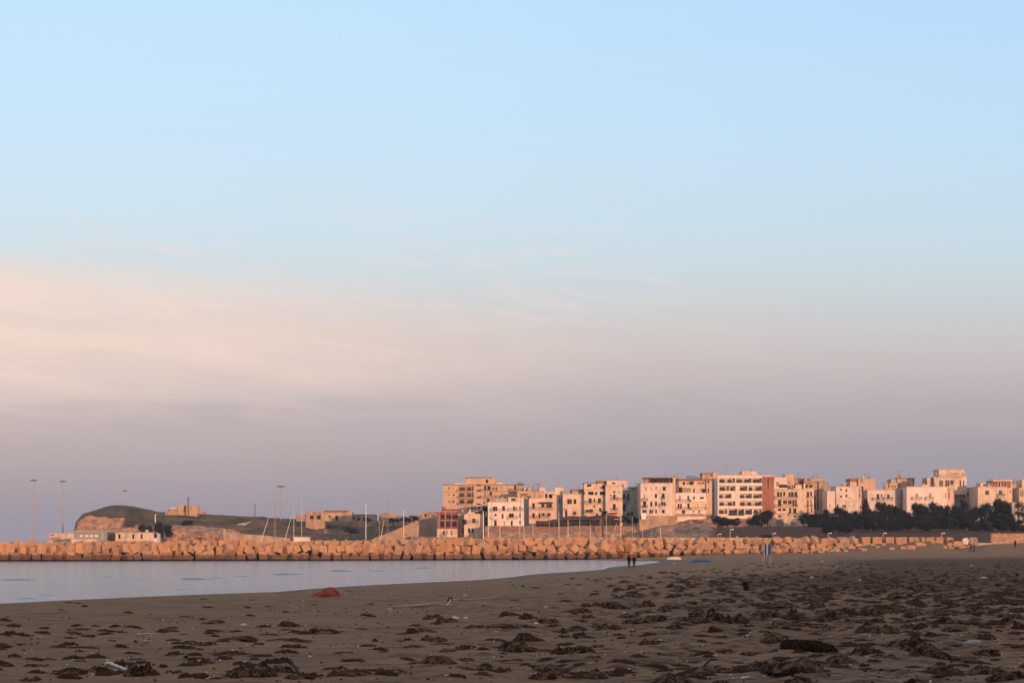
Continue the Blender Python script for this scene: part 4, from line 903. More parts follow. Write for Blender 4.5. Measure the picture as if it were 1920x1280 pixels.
for x0_, x1_, t_, D_, lb in ((1199, 1270, 967.5, 558, 'brown stone footing wall under the tall white house with the roof pergola'), (1338, 1446, 973, 580, 'low grey-brown wall under the banded white hotel, behind its round pines')):
    a = W(x0_, 1000, D_); b_ = W(x1_, t_, D_); q = MB(); q.box(a.x, b_.x, D_, D_+1.2, a.z-3, b_.z); q.box(a.x-.1, b_.x+.1, D_-.08, D_+1.3, b_.z+.003, b_.z+.2); o = q.build('retaining_wall', M['twall'] if x0_ > 1300 else M['stone']); tag(o, lb, 'wall')
# walls on the right of the beach
D = 352; mb = MB(); a = W(*K(CB, 1080, 1010), D); b_ = W(*K(CB, 1080, 903), D); x1_ = (2500-CX)/F*D
mb.box(a.x, x1_, D, D+.8, a.z-3, b_.z); mb.box(a.x-.1, x1_, D-.1, D+.9, b_.z+.003, b_.z+.18); o = mb.build('stone_wall', M['rubble']); tag(o, 'sunlit honey-coloured stone wall on the dune at the right frame edge', 'wall')
mb = MB(); a = W(*K(CB, 928, 1044), 351); b_ = W(*K(CB, 1079, 1008), 351); mb.box(a.x, b_.x-.02, 351, 352.4, a.z-2, b_.z); o = mb.build('low_wall', M['conc']); tag(o, 'low pale wall step just left of the sunlit honey-coloured stone wall', 'wall')
def boulder(name, label, k, x0, x1, y0, y1, D, mat, seed, cat='rock', depth=None, sq=0.5):
    p0 = W(*K(k,x0,y1), D); p1 = W(*K(k,x1,y0), D); bm = bmesh.new(); bmesh.ops.create_icosphere(bm, subdivisions=4, radius=1)
    for v in bm.verts:
        c = v.co.copy(); m_ = max(abs(c.x), abs(c.y), abs(c.z)); c = c*(1-sq)+c/m_*sq*.85
        q = fbm(np.array([c.x*1.6+seed]), np.array([c.y*1.6+c.z*2.1]), 4, seed)[0]-.47; v.co = c*(1+q*.7)
    me = bpy.data.meshes.new(name); bm.to_mesh(me); bm.free(); me.materials.append(mat)
    o = link(name, me); w = (p1.x-p0.x)/2; h = (p1.z-p0.z)/2
    o.location = ((p0.x+p1.x)/2, D, (p0.z+p1.z)/2); o.scale = (w, depth or w*.7, h); tag(o, label, cat); return o
boulder('pale_boulder','bright pale rounded boulder at the right end of the cube row',CB,722,806,948,1035,343,M['white2'],3)
boulder('dark_boulder','dull red-brown boulder right of the bright pale boulder',CB,796,925,940,1055,345,M['stone'],8)
for i, (x0,x1,y0,y1) in enumerate([(598,735,985,1060),(540,612,1005,1075),(455,545,1020,1092),(385,470,1035,1098),(640,850,1035,1080),(305,400,1030,1080)]):
    boulder('sandstone_boulder', ['flat ochre boulder directly under the bright pale boulder','small ochre boulder, second left of the bright pale boulder','rounded ochre boulder, third left of the bright pale boulder','low ochre boulder, fourth left of the bright pale boulder','long low pale slab of rock sunk in sand under the bright pale boulder','grey half-buried rock at the left end of the boulder cluster'][i],CB,x0,x1,y0,y1,341-i*.5,M['block'],12+i)
rs = random.Random(9); rub = []
for i in range(26):
    px = 1500+i*12.3+rs.uniform(-4,4); w = rs.uniform(9,19); py = float(np.interp(px, [1500,1600,1700,1830], [1040,1036,1030,1029]))+rs.uniform(-6,4); g = W(px, py, 328)
    D_ = 326+rs.uniform(0,8); zc = zgs((px-CX)/F*D_, D_); u_ = D_/F; o = boulder('sandstone_boulder', '', P1, px-w/2, px+w/2, 1000, 1000+w*.6, D_, M['block'], 60+i, 'rock', None, .7); o.location.z = zc+w*u_*.08; rub.append((px, o)); o['group'] = 'stones half buried in the sand bank'
label_row(rub, 'half-buried ochre stone on the sand bank, {ord} {side} of {lm}')
for i, (px, py, w, h) in enumerate([(1205,1049,30,4),(1228,1050,26,4),(1246,1048,22,5),(1217,1052,16,3)]):
    boulder('shore_rock', ['flat dark wet rock beside the foam at the water\'s end','second flat dark rock right of the foam','brown low rock left of the cream upturned boat','small dark stone in the foam by the walking couple'][i], P1, px-w/2, px+w/2, py-h/2, py+h/2, 305+i*3, M['stone'], 30+i)

# ------------------------------------------------------------------ floodlight masts, poles, lamps
def flood(label, px, ytop, ybase, D, r=1.5, rad=.28):
    root = empty('floodlight_mast', W(px, ybase, D)); tag(root, label, 'floodlight mast'); h = (ybase-ytop)/F*D
    q = MB(); q.tube([(0,0,-4),(0,0,h*.5),(0,0,h)], [rad,rad*.75,rad*.5], 10); q.build('pole', M['galv'], root)
    q = MB(); q.tube([(0,0,h-.9),(0,0,h-.5),(0,0,h-.1),(0,0,h+.1)], [.3,r*.7,r*.75,.2], 16); hd = q.build('lamp_ring', M['galv'], root)
    for i in range(8):
        t = i*math.pi/4+.2; q = MB(); c_ = Vector((math.cos(t)*r, math.sin(t)*r, h-.55)); q.tube([c_*1+Vector((0,0,.25)), c_, c_+Vector((math.cos(t)*.25,math.sin(t)*.25,-.2))], [.2,.34,.38], 8); q.tube([(0,0,h-.3), c_+Vector((0,0,.2))], .06, 5); q.build('floodlight', M['galv'], root)
flood('very tall floodlight mast, leftmost of the two on the far-left pier', 63.2, 898, 1008, 850)
flood('very tall floodlight mast, second from the left edge behind the harbour office', 117.8, 900, 1003, 850)
flood('faint distant floodlight mast rising behind the headland crest', 234.5, 918.5, 965, 1150, 1.5, .2)
flood('floodlight mast with a broad flat disc head, behind the sailboat masts', 526.6, 909.5, 1009, 800, 1.7)
flood('dark lamp mast with a wide disc head against the ochre apartment slab', 976.3, 904, 1000, 545, .9, .12)
def pole(name, label, px, y0, y1, D, rad, mat, cat, lamp=False):
    root = empty(name, W(px, y1, D)); tag(root, label, cat); h = (y1-y0)/F*D
    q = MB(); q.tube([(0,0,-1.5),(0,0,h)], [rad,rad*.8], 8); q.build('pole', mat, root)
    if lamp: q = MB(); q.tube([(-.05,0,h),(.1,0,h+.12),(.75,0,h+.1)], [.06,.07,.14], 8); q.build('lamp_head', mat, root)
    else: q = MB(); q.tube([(0,0,h+.002),(0,0,h+.2)], [rad*1.6, rad*.7], 8); q.build('cap', mat, root)
pole('pole','dark tall pole standing in front of the hilltop ruin',353,932,963,795,.42,M['slab'],'pole')
pole('pole','dark thin pole alone on the headland ridge right of the ruin',478,944,967,818,.26,M['slab'],'pole')
pole('lamp_post','small pale lamp post on the green headland slope',291,964,977,740,.2,M['hull'],'lamp post',True)
pole('pole','thin brown pole on the headland left of the pale lamp post',246,960,976,760,.14,M['bark'],'pole')
for i, (px, y0, y1, lb) in enumerate([(1369,993,1008,'white lamp post on the dark bank below the banded hotel'),(1449,1000.5,1009,'white lamp post right of the striped lifeguard chair'),(1553,1000,1009,'white lamp post on the dark bank, behind the tallest tilted cubes'),(1656,1000,1009,'white lamp post behind the square-topped cubes'),(1765.5,1000,1008,'white lamp post left of the bright pale boulder'),(1872.5,999,1002,'short white post on top of the honey-coloured stone wall'),(1346,1002,1010,'pale post on the dark bank left of the tall white lamp post')]):
    pole('lamp_post', lb, px, y0, y1, 358 if px != 1872.5 else 352.3, .055, M['hull'], 'lamp post', i != 5)

# ------------------------------------------------------------------ boats in the harbour
def sailboat(px, ytop, D, tone, lean=0, col='mast'):
    x = (px-CX)/F*D; h = H+(HY-ytop)/F*D; tone *= .8; root = empty('sailboat', (x, D, 0), random.uniform(-.5,.5)+1.57)
    L = max(5, h*.75); w = L*.15; secs = [(-.5,.75,.55),(-.25,.98,.5),(0,1,.5),(.25,.8,.55),(.42,.4,.65),(.5,.03,.8)]
    q = MB(); ring = []
    for t, ww_, z1 in secs:
        y = t*L; ring.append([(-w*ww_,y,z1),(-w*ww_*.85,y,.1),(0,y,-.35),(w*ww_*.85,y,.1),(w*ww_,y,z1)])
    for r0, r1 in zip(ring[:-1], ring[1:]):
        for i in range(4): q.quad(r0[i], r0[i+1], r1[i+1], r1[i])
        q.quad(r0[4], r0[0], r1[0], r1[4])
    q.quad(ring[0][0], ring[0][1], ring[0][3], ring[0][4]); q.build('hull', M['hull'], root)
    q = MB(); q.box(-w*.55, w*.55, -L*.15, L*.2, .5, .95); q.build('cabin', M['hull'], root)
    top_ = Vector((0, 0, h)); r = random.uniform(.055,.085)*tone
    q = MB(); q.tube([(0,0,.5),tuple(top_)], [r, r*.8], 8); 
    for f_ in (.45, .7): q.tube([(-.55,0,h*f_),(.55,0,h*f_)], .025, 4)
    q.build('mast', M[col], root)
    q = MB(); q.tube([(0,0,1.5),(0,-L*.4,1.55)], .06, 6); q.build('boom', M['navy'], root)
    q = MB(); 
    for e in ((0,L*.49,.7),(0,-L*.49,.6),(w,0,.5),(-w,0,.5)): q.tube([(0,0,h*.98), e], .012, 4)
    q.build('rigging', M['galv'], root)
    tag(root, cat='sailboat', group='sailboats moored behind the breakwater'); return root
masts = [(515.5,923,1.3),(551,937,1.1),(565.5,937,1.4),(686,945,1.2),(711,976,.8),(727,935,1.5),(757,956,1),(772,968,.8),(823,930,1.2),(834.5,958,.9),(847,955,.9),
 (893,988,.8),(906,958,1.1),(915.5,960,1),(937.5,955,1.1),(945,990,.7),(957.5,985,.8),(973.5,950,1),(982.5,958,1.1),(999.5,978,.9),(1030,965,1.1),(1048,960,1.1),(1065,974,.8),(1087,964,1),(1107,982,.8),(1127,972,1),
 (1137,965,1.3),(1164,958,1.4),(1185.5,968,1),(1191,985,.8),(1196,979,1),(1205,990,.7),(1222,984,.9),(1238.5,988,1),(783,985,.7)]
sb = []
for i, (px, yt, tn) in enumerate(masts):
    D = 362+(i*37 % 62); o = sailboat(px, yt, D, tn, col='mast' if i % 5 else 'galv'); sb.append((px, o))
label_row(sb, 'sailboat, just its bare mast showing, {ord} {side} of {lm}')
for px, y0, px1, y1, lb in [(504,970,493,1003,'slanting thin boat spar left of the floodlight mast with disc head'),(546,970,535,1008,'slanting thin boat spar left of the small white cabin'),(720,975,715,1002,'slanting thin boat spar just left of the tallest white boat mast'),(1156,982,1147,1011,'slanting thin boat spar in front of the purplish retaining wall')]:
    a = W(px, y0, 372); b_ = W(px1, y1, 372); q = MB(); q.tube([b_-(a-b_)*.45, b_, a], [.07,.07,.04], 6); q.tube([a, a+Vector((0,0,.15))], [.05,.02], 6); o = q.build('boat_spar', M['mast']); tag(o, lb, 'spar')
def workboat(px, D, L, label, col='hull', cab=True, rz=0):
    root = empty('motorboat', ((px-CX)/F*D, D, 0), rz); tag(root, label, 'boat'); q = MB(); w = L*.17; ring = []
    for t, a_, z1 in [(-.5,.85,1.5),(-.2,1,1.4),(.15,.9,1.6),(.38,.5,2.0),(.5,.04,2.5)]: ring.append([(t*L,-w*a_,z1),(t*L*.95,-w*a_*.7,0),(t*L*.95,0,-.6),(t*L*.95,w*a_*.7,0),(t*L,w*a_,z1)])
    for r0, r1 in zip(ring[:-1], ring[1:]):
        for i in range(4): q.quad(r0[i], r0[i+1], r1[i+1], r1[i])
        q.quad(r0[4], r0[0], r1[0], r1[4])
    q.quad(*[ring[0][i] for i in (0,1,3,4)]); q.build('hull', M[col], root)
    if cab:
        q = MB(); q.box(-L*.22, L*.12, -w*.6, w*.6, 1.5, 3.0); q.box(-L*.25, L*.15, -w*.7, w*.7, 3.003, 3.15); c_ = q.build('cabin', M['hull'], root)
        q = MB(); q.box(-L*.18, L*.08, -w*.6-.03, -w*.6-.003, 2.1, 2.75); q.build('window', M['glass'], c_)
    return root
workboat(18, 700, 24, 'white motor vessel moored at the far left edge behind the cubes')
workboat(36, 640, 17, 'white motorboat moored between the frame edge and the first floodlight mast')
workboat(53, 620, 14, 'white motorboat with a low cabin beside the first floodlight mast')
workboat(72, 560, 18, 'dark-hulled boat moored just right of the first floodlight mast', 'navy')
workboat(8, 520, 12, 'small white boat at the far left edge low behind the cubes', 'hull', True)
for i in range(14):
    px = 925+i*22+random.uniform(-6,6); workboat(px, 372+random.uniform(0,50), random.uniform(5,8), '', random.choice(['hull','navy','hull','deck']), True, random.uniform(-.6,.6))
mbs = [(CX+F*o.location.x/o.location.y, o) for o in COL.objects if o.name.startswith('motorboat') and o['label'] == '' ] if False else [(CX+F*o.location.x/o.location.y, o) for o in list(COL.objects) if o.name.startswith('motorboat') and not o.get('label')]
for _, o in mbs: tag(o, cat='boat', group='small boats moored in the harbour')
label_row(mbs, 'small cabin boat low behind the cubes, {ord} {side} of {lm}')

# ------------------------------------------------------------------ trees
def crown_mesh(seed, n=2600, dense=1.0, leaf=.085):
    rs = np.random.RandomState(seed); mb = MB()
    lobes = [(0,0,.62,.36)]
    for i in range(9):
        t = rs.uniform(0, 6.28); r = rs.uniform(.18,.40); z = rs.uniform(.30,.93)
        lobes.append((math.cos(t)*r*(1.2-z*.6), math.sin(t)*r*(1.2-z*.6), z, rs.uniform(.10,.21)))
    for k in range(n):
        l = lobes[rs.randint(len(lobes))]
        d = rs.normal(size=3); d /= np.linalg.norm(d); rr = l[3]*rs.uniform(.55,1.0)**.6*(1+.25*rs.normal())
        p = np.array(l[:3])+d*rr*np.array([1,1,.75])
        s_ = leaf*rs.uniform(.4,1.0); a = rs.normal(size=3); a /= np.linalg.norm(a); b_ = np.cross(a, d+.01); b_ /= np.linalg.norm(b_)+1e-6
        for j in range(2):
            o_ = rs.normal(size=3)*leaf*.35
            mb.quad(p+o_-a*s_*.5, p+o_+b_*s_*.28, p+o_+a*s_*.5, p+o_-b_*s_*.28)
    me = mb.mesh('crown', M['leaf']); return me
def trunk_mesh(seed):
    rs = random.Random(seed); mb = MB(); lean = rs.uniform(-.08,.08)
    mb.tube([(0,0,-.3),(lean*.4,0,.2),(lean,0,.45),(lean*1.2,0,.8)], [.05,.035,.028,.01], 7)
    for i in range(6):
        t = rs.uniform(0,6.28); z = rs.uniform(.25,.6); mb.tube([(lean*z,0,z),(math.cos(t)*.16,math.sin(t)*.16,z+.13),(math.cos(t)*.27,math.sin(t)*.27,z+.25)], [.018,.012,.005], 5)
    return mb.mesh('trunk', M['bark'])
CR = [crown_mesh(i) for i in range(7)]; CRA = [crown_mesh(50+i, 500) for i in range(2)]; TR = [trunk_mesh(i) for i in range(4)]
trees = []
def tree(px, ytop, w, ybase, D, airy=False, name='pine_tree'):
    root = empty(name, W(px, ybase, D), random.uniform(0, 6.28)); wm = w/F*D*1.28; hm = (ybase-ytop)/F*D*1.02
    link('trunk', random.choice(TR), root); link('crown', random.choice(CRA if airy else CR), root)
    root.scale = (wm*1.25, wm*1.25, hm); tag(root, cat='tree', group='dark pines below the town'); trees.append((px, root)); return root
for px, yt, w in [(1351,966,24),(1364,972,22),(1378,972,18),(1413,965,20),(1427,958,20),(1438,957,18),(1508,957,18),(1519,965,18)]: tree(px, yt, w, 988, 552)
for px, yt, w in [(1538,966,20),(1553,957,20),(1575,951,20),(1590,959,18),(1608,953,18),(1621,936,15),(1634,955,16),(1648,944,20),(1661,943,18),(1678,950,18),(1690,957,16),(1700,955,16),(1721,946,22),(1741,940,26),(1757,949,16),(1767,947,22),(1782,946,20),(1794,950,18),(1809,943,22),(1826,948,18),(1846,944,20),(1862,952,16),(1877,936,24),(1892,950,16)]: tree(px, yt, w, 992, 556)
tree(1911, 943, 22, 985, 548, True)
for i in range(27):
    px = 1535+i*14.2+random.uniform(-4,4)
    if 1815 < px < 1870 and i % 2: continue
    tree(px, 967+random.uniform(-4,6), random.uniform(20,27), 998+random.uniform(-3,2) if px < 1800 else 1000, 525)
for px in (1549,1560,1572,1583): tree(px, 976, 20, 1004, 480)
for i in range(6): tree(1938+i*40, 945+random.uniform(-6,8), 26, 992, 540)
label_row(trees, 'dark pine, {ord} {side} of {lm}', LM+[(1553,'the left end of the pines'),(1621,'the slim tall pine'),(1660,'the two-balcony white house'),(1741,'the broad pine by the pink-white house'),(1846,'the gap left of the mansard house'),(1877,'the tall mansard-house pine'),(1911,'the airy pine at the right frame edge'),(1351,'the rocky slope by the hotel'),(1427,'the round hotel-corner pines')])
bs = []
for px, yt, w, yb, D in [(273,982,18,1003,590),(306,978,22,1012,620),(297,985,14,1012,615),(352,976,20,990,742),(374,988,12,996,735),(658,988,22,1004,690),(760,968,16,980,735),(738,972,18,982,740),(775,966,18,978,738),(690,970,16,978,742)]:
    o = tree(px, yt, w, yb, D, name='cypress_tree' if px in (306,) else 'shrub_tree'); trees.pop(); bs.append((px, o))
for _, o in bs: o['group'] = 'dark bushes on the headland'
label_row(bs, 'dark round bush on the headland slope, {ord} {side} of {lm}')
# palm by the restaurant
p = W(K(C6,1010,0)[0], 996, 553); root = empty('palm_tree', p); tag(root, 'dark palm tree rising in front of the terrace restaurant awning', 'tree'); hh = (996-960)/F*553
q = MB(); q.tube([(0,0,-2),(.1,0,hh*.4),(.35,0,hh*.8),(.5,0,hh)], [.3,.24,.2,.24], 9); q.build('trunk', M['bark'], root)
q = MB(); rs = random.Random(3)
for i in range(34):
    t = rs.uniform(0,6.28); el = rs.uniform(-.2,1.2); L = rs.uniform(1.4,2.0); pts = [Vector((.5,0,hh))]
    for j in range(6):
        e = el-j*.42; pts.append(pts[-1]+Vector((math.cos(t)*math.cos(e), math.sin(t)*math.cos(e), math.sin(e)))*L/6)
    sdv = Vector((-math.sin(t), math.cos(t), 0))
    for j in range(6):
        w0 = .22*math.sin(math.pi*(j+.3)/7); w1 = .22*math.sin(math.pi*(j+1.3)/7.3)
        q.quad(pts[j]-sdv*w0-Vector((0,0,.1)), pts[j], pts[j+1], pts[j+1]-sdv*w1-Vector((0,0,.1))); q.quad(pts[j], pts[j]+sdv*w0-Vector((0,0,.1)), pts[j+1]+sdv*w1-Vector((0,0,.1)), pts[j+1])
q.build('crown', M['leaf'], root)
for px, yt, w, lb in [(K(C6,1310,0)[0],967,12,'dark shrub on the terrace right of the restaurant'),(K(C6,1420,0)[0],966,13,'dark shrub below the grey-green shaded house')]:
    o = tree(px, yt, w, 984, 563, name='shrub_tree'); trees.pop(); o['label'] = lb; del o['group']
# ------------------------------------------------------------------ people
def skin_obj(name, verts, edges, radii, mat, parent, sub=1):
    me = bpy.data.meshes.new(name+'_cage'); me.from_pydata([tuple(v) for v in verts], edges, []); t = bpy.data.objects.new(name+'_cage', me); COL.objects.link(t)
    t.modifiers.new('s', 'SKIN'); 
    for d, r in zip(me.skin_vertices[0].data, radii): d.radius = r if isinstance(r, tuple) else (r, r)
    me.skin_vertices[0].data[0].use_root = True
    m = t.modifiers.new('u', 'SUBSURF'); m.levels = sub; m.render_levels = sub
    dg = bpy.context.evaluated_depsgraph_get(); out = bpy.data.meshes.new_from_object(t.evaluated_get(dg)); out.name = name
    bpy.data.objects.remove(t); bpy.data.meshes.remove(me); out.materials.clear(); out.materials.append(mat)
    out.polygons.foreach_set('use_smooth', [True]*len(out.polygons)); return link(name, out, parent)
skin = simple('skin', (.35,.20,.14), .6, .1); hair = simple('hair', (.02,.014,.01), .7); blackc = simple('black_coat', (.012,.012,.016), .9); redt = simple('red_trousers', (.22,.012,.018), .9); darkred = simple('maroon_jacket', (.035,.012,.016), .9); jean = simple('dark_trousers', (.012,.014,.02), .9)
def person(loc, h, rz, label, coat, legs, stride=0.12, arm=0.1, long=False, sit=False):
    root = empty('person', loc, rz); tag(root, label, 'person'); s = h/1.75; root.scale = (s, s, s)
    # pelvis root, spine, neck, head ; legs ; arms with five fingers each
    V_ = []; E = []; Rr = []
    def add(p, r, par=None):
        V_.append(Vector(p)); Rr.append(r); i = len(V_)-1
        if par is not None: E.append((par, i))
        return i
    pel = add((0,0,.92), (.15,.11)); bel = add((0,.005,1.08), (.135,.10), pel); che = add((0,0,1.28), (.165,.115), bel); shb = add((0,0,1.42), (.12,.08), che); nk = add((0,-.01,1.52), (.055,.055), shb); hd = add((0,-.02,1.62), (.078,.09), nk); tp = add((0,-.01,1.71), (.065,.075), hd)
    add((0,-.115,1.615), (.014,.014), hd)                       # nose
    add((.082,0,1.62), (.012,.02), hd); add((-.082,0,1.62), (.012,.02), hd)   # ears
    st_ = {}
    for sg in (-1, 1):
        fo = stride*sg
        hp = add((.09*sg,0,.88), (.095,.10), pel); kn = add((.10*sg,-fo*.6-.02,.49), (.06,.062), hp); an = add((.10*sg,-fo+.03*(sg<0),.09), (.04,.042), kn); to = add((.115*sg,-fo-.15,.04), (.042,.03), an)
        sh = add((.18*sg,0,1.42), (.06,.06), shb); el_ = add((.235*sg,arm*sg*.6+.02,1.14), (.043,.043), sh); wr = add((.25*sg,arm*sg-.06,.90), (.028,.026), el_); pm = add((.25*sg,arm*sg-.075,.83), (.02,.036), wr)
        for fk, (dy, ln) in enumerate(((-.034,.055),(-.012,.07),(.010,.066),(.030,.05))):
            f1 = add((.25*sg,arm*sg-.08+dy,.79), (.009,.009), pm); f2 = add((.243*sg,arm*sg-.088+dy,.79-ln*.5), (.0085,.0085), f1); add((.23*sg,arm*sg-.092+dy,.79-ln), (.007,.007), f2)
        t1 = add((.245*sg,arm*sg-.12,.845), (.010,.010), pm); add((.238*sg,arm*sg-.14,.81), (.009,.009), t1)
        st_[sg] = (hp, kn, an, to, sh, el_, wr)
    skin_obj('body', V_, E, Rr, skin, root, 2)
    g = lambda i: V_[i]
    # jacket
    cv_ = [g(bel), g(che), g(shb), g(shb)+Vector((0,0,.06))]; ce = [(0,1),(1,2),(2,3)]; cr = [(.17,.135),(.19,.145),(.14,.105),(.075,.075)]
    low = Vector((0,0,.80 if not long else .55)); cv_.append(low); ce.append((0,4)); cr.append((.185,.15) if not long else (.20,.17))
    for sg in (-1, 1):
        hp, kn, an, to, sh, el_, wr = st_[sg]; n = len(cv_); cv_ += [g(sh), g(el_), g(wr)+Vector((0,0,.02))]; ce += [(2,n),(n,n+1),(n+1,n+2)]; cr += [(.082,.082),(.062,.062),(.048,.048)]
    skin_obj('jacket', cv_, ce, cr, coat, root, 2)
    cv_ = [g(pel), g(pel)+Vector((0,0,.08))]; ce = [(0,1)]; cr = [(.165,.125),(.15,.12)]
    for sg in (-1, 1):
        hp, kn, an, to = st_[sg][:4]; n = len(cv_); cv_ += [g(hp), g(kn), g(an)]; ce += [(0,n),(n,n+1),(n+1,n+2)]; cr += [(.11,.115),(.08,.08),(.062,.065)]
    skin_obj('trousers', cv_, ce, cr, legs, root, 2)
    for sg in (-1, 1):
        an, to = st_[sg][2:4]; skin_obj('shoe', [g(an)+Vector((0,.03,-.02)), g(an)+Vector((0,-.02,-.04)), g(to)], [(0,1),(1,2)], [(.05,.05),(.055,.05),(.048,.038)], blackc, root, 1)
    skin_obj('hair', [Vector((0,.02,1.66)), Vector((0,.03,1.72)), Vector((0,.05,1.60))], [(0,1),(0,2)], [(.092,.095),(.07,.08),(.08,.06)], hair, root, 2)
    return root
def onsand(px, py): return ghit(px, py)[0]
person(onsand(1179.5, 1063.8), 1.78, R(180-10), 'walking person in dark jacket and dark red trousers, left of the couple at the waterline', darkred, redt, .16, .12)
person(onsand(1188.8, 1063.8), 1.68, R(180+8), 'person in a long black coat and dark trousers, right of the couple at the waterline', blackc, jean, .06, .03, True)
person(W(1820.3, 1049.2, 300), 1.60, R(250), 'distant person in black striding mid-step, left of the pair on the right-hand sand', blackc, jean, .30, .25)
person(W(1826.8, 1049.5, 300), 1.50, R(260), 'distant person in dark clothes close behind the striding walker', blackc, jean, .10, .05)
person(W(1903.3, 1045.5, 305), 1.55, R(180), 'lone distant person in a wide black coat near the right frame edge', blackc, jean, .02, .02, True)
for o in list(COL.objects):
    if o.name.startswith('person') and o.parent is None: o.location.z = zgs(o.location.x, o.location.y)-.01

# ------------------------------------------------------------------ lifeguard chair
g_, D = ghit(1438, 1055.5); root = empty('lifeguard_chair', g_, R(8)); tag(root, 'wooden lifeguard chair with navy and white striped back cloth and a navy sunshade', 'lifeguard chair')
u = D/F; wood = simple('pale_wood', (.80,.58,.38), .7); stripe = {'n': simple('navy_stripe', (.018,.055,.14), .8, .1), 'w': simple('white_stripe', (.88,.87,.88), .8, .05), 'b': simple('blue_grey_stripe', (.22,.27,.34), .8, .05), 'm': simple('mauve_grey_stripe', (.36,.33,.37), .8, .05)}
hz_ = lambda py: (1055.5-py)*u
def lx_(px): return (px-1438)*u
for (x0, x1, y, dep) in ((1428.3,1431.2,0,-.9),(1442.2,1442.8,0,-.9),(1430.5,1432.3,0,.75),(1445.3,1445.6,0,.75)):
    q = MB(); q.tube([(lx_(x0),dep,-.3),(lx_(x0),dep,0),(lx_(x1),dep*.55,hz_(1038))], .055, 6)
    q.build('leg', wood, root)
for x0 in (1432.3, 1445):
    q = MB(); q.tube([(lx_(x0),.4,hz_(1040)),(lx_(x0),.4,hz_(1007.5))], .05, 6); q.build('post', wood, root)
q = MB(); q.box(lx_(1429.6), lx_(1447.5), -.75, .9, hz_(1007.6), hz_(1006.0)); q.box(lx_(1430), lx_(1445), -.6, .8, hz_(1004.2), hz_(1002.2)); q.box(lx_(1431), lx_(1446.5), -.7, .85, hz_(1006)+.004, hz_(1004.2)-.004); q.build('sunshade', M['navy'], root)
xs_ = [(1430.9,1432.2,'w'),(1432.25,1435,'n'),(1435.05,1438.9,'w'),(1438.95,1441.5,'n'),(1441.55,1443.9,'b'),(1443.95,1446.4,'m')]
for a, b_, c_ in xs_:
    q = MB(); zt, zl = hz_(1020), hz_(1040)
    q.box(lx_(a), lx_(b_), -.42-.02*(c_ == 'n'), -.36, zl, zt); q.build('back_cloth', stripe[c_], root)
q = MB(); q.box(lx_(1431), lx_(1446), -.3, .45, hz_(1036), hz_(1035)); q.box(lx_(1431), lx_(1446), .35, .42, hz_(1035)+.003, hz_(1028)); q.build('seat', wood, root)
for yy in (1050, 1045):
    q = MB(); q.tube([(lx_(1430),.6,hz_(yy)),(lx_(1445),.6,hz_(yy))], .03, 5); q.build('rung', wood, root)
q = MB(); q.box(lx_(1432), lx_(1438.8), -.75, -.70, hz_(1054), hz_(1051.2)); q.build('panel', simple('pale_panel', (.42,.34,.32), .8), root)
# ------------------------------------------------------------------ upturned boats
def upboat(label, px, py, Lm, Hm, mat, rz, sq=.6):
    g, D = ghit(px, py); root = empty('upturned_boat', g+Vector((0,0,-.03)), rz); tag(root, label, 'boat'); q = MB(); n = 24; m_ = 12; w = Lm*.17; P = []
    for i in range(n+1):
        t = -1+2*i/n; tap = (1-abs(t)**2.6)**.5*(1 if t < 0 else 1); hz0 = Hm*(1-.35*abs(t)**3)
        P.append([(t*Lm/2, -math.cos(math.pi*j/m_)*w*max(tap,.02), hz0*math.sin(math.pi*j/m_)**.6*max(tap,.12)**.5) for j in range(m_+1)])
    r = grid_mesh('hull', np.array(P), mat); link('hull', r, root)
    q.tube([(-Lm*.46,0,Hm*.62),(-Lm*.2,0,Hm+.02),(Lm*.2,0,Hm+.02),(Lm*.46,0,Hm*.62)], .035, 5); q.build('keel', mat, root)
    q.__init__(); q.tube([(-Lm*.45,-w*.5,.03),(-Lm*.2,-w,.03),(Lm*.2,-w,.03),(Lm*.45,-w*.5,.03)], .035, 5); q.build('gunwale', M['deck'], root)
upboat('cream upturned rowing boat catching the sun at the foot of the cubes', 1264, 1048.5, 2.9, .50, simple('cream_paint', (.80,.70,.58), .5, .1), R(3))
upboat('blue upturned boat lying on the sand in front of the cubes', 1314, 1053.4, 3.5, .42, simple('blue_paint', (.02,.12,.30), .5, .15), R(-4))
# ------------------------------------------------------------------ orange net heap
g_, D = ghit(609, 1115.5); u = D/F; xx = np.linspace(-29, 28, 140); yy = np.linspace(-1, 1, 60); XX_, YY_ = np.meshgrid(xx, yy)
pr = np.interp(XX_, [-29,-22,-14,-8,-3,2,8,13,18,23,27,28], [0,2,5.5,9,13.5,17,19.8,19,16,11,3,0])
hh_ = .85*pr*np.sqrt(np.clip(1-YY_**2,0,1))*u*(1+.14*(fbm(XX_*.25, YY_*3, 4, 3)-.5)); wid = .35+pr*.05
P = np.stack([XX_*u, YY_*wid*1.1+.05*(fbm(XX_*.3,YY_*2,3,5)-.5), hh_-.03], -1)
b = MatB('orange_net'); n = b.noise(b.coord('Object',(1,1,1.6)), 3.0, 6, .65); c = b.mix(b.rng(n,.35,.65), (.42,.045,.012), (.24,.022,.012)); c = b.mix(b.rng(b.noise(b.coord(), 1.6, 3),.55,.72,0,.6), c, (.16,.055,.045)); b.col(c); b.set('Roughness',.95)
b.bump(b.noise(b.coord('Object',(1,1,3)), 26, 4, .8), .9, .03)
root = empty('net_heap', g_); tag(root, 'humped heap of red-orange fishing net lying on the dark sand near the water', 'fishing net'); link('net', grid_mesh('net', P, b.m), root)
q = MB(); rs = random.Random(2)
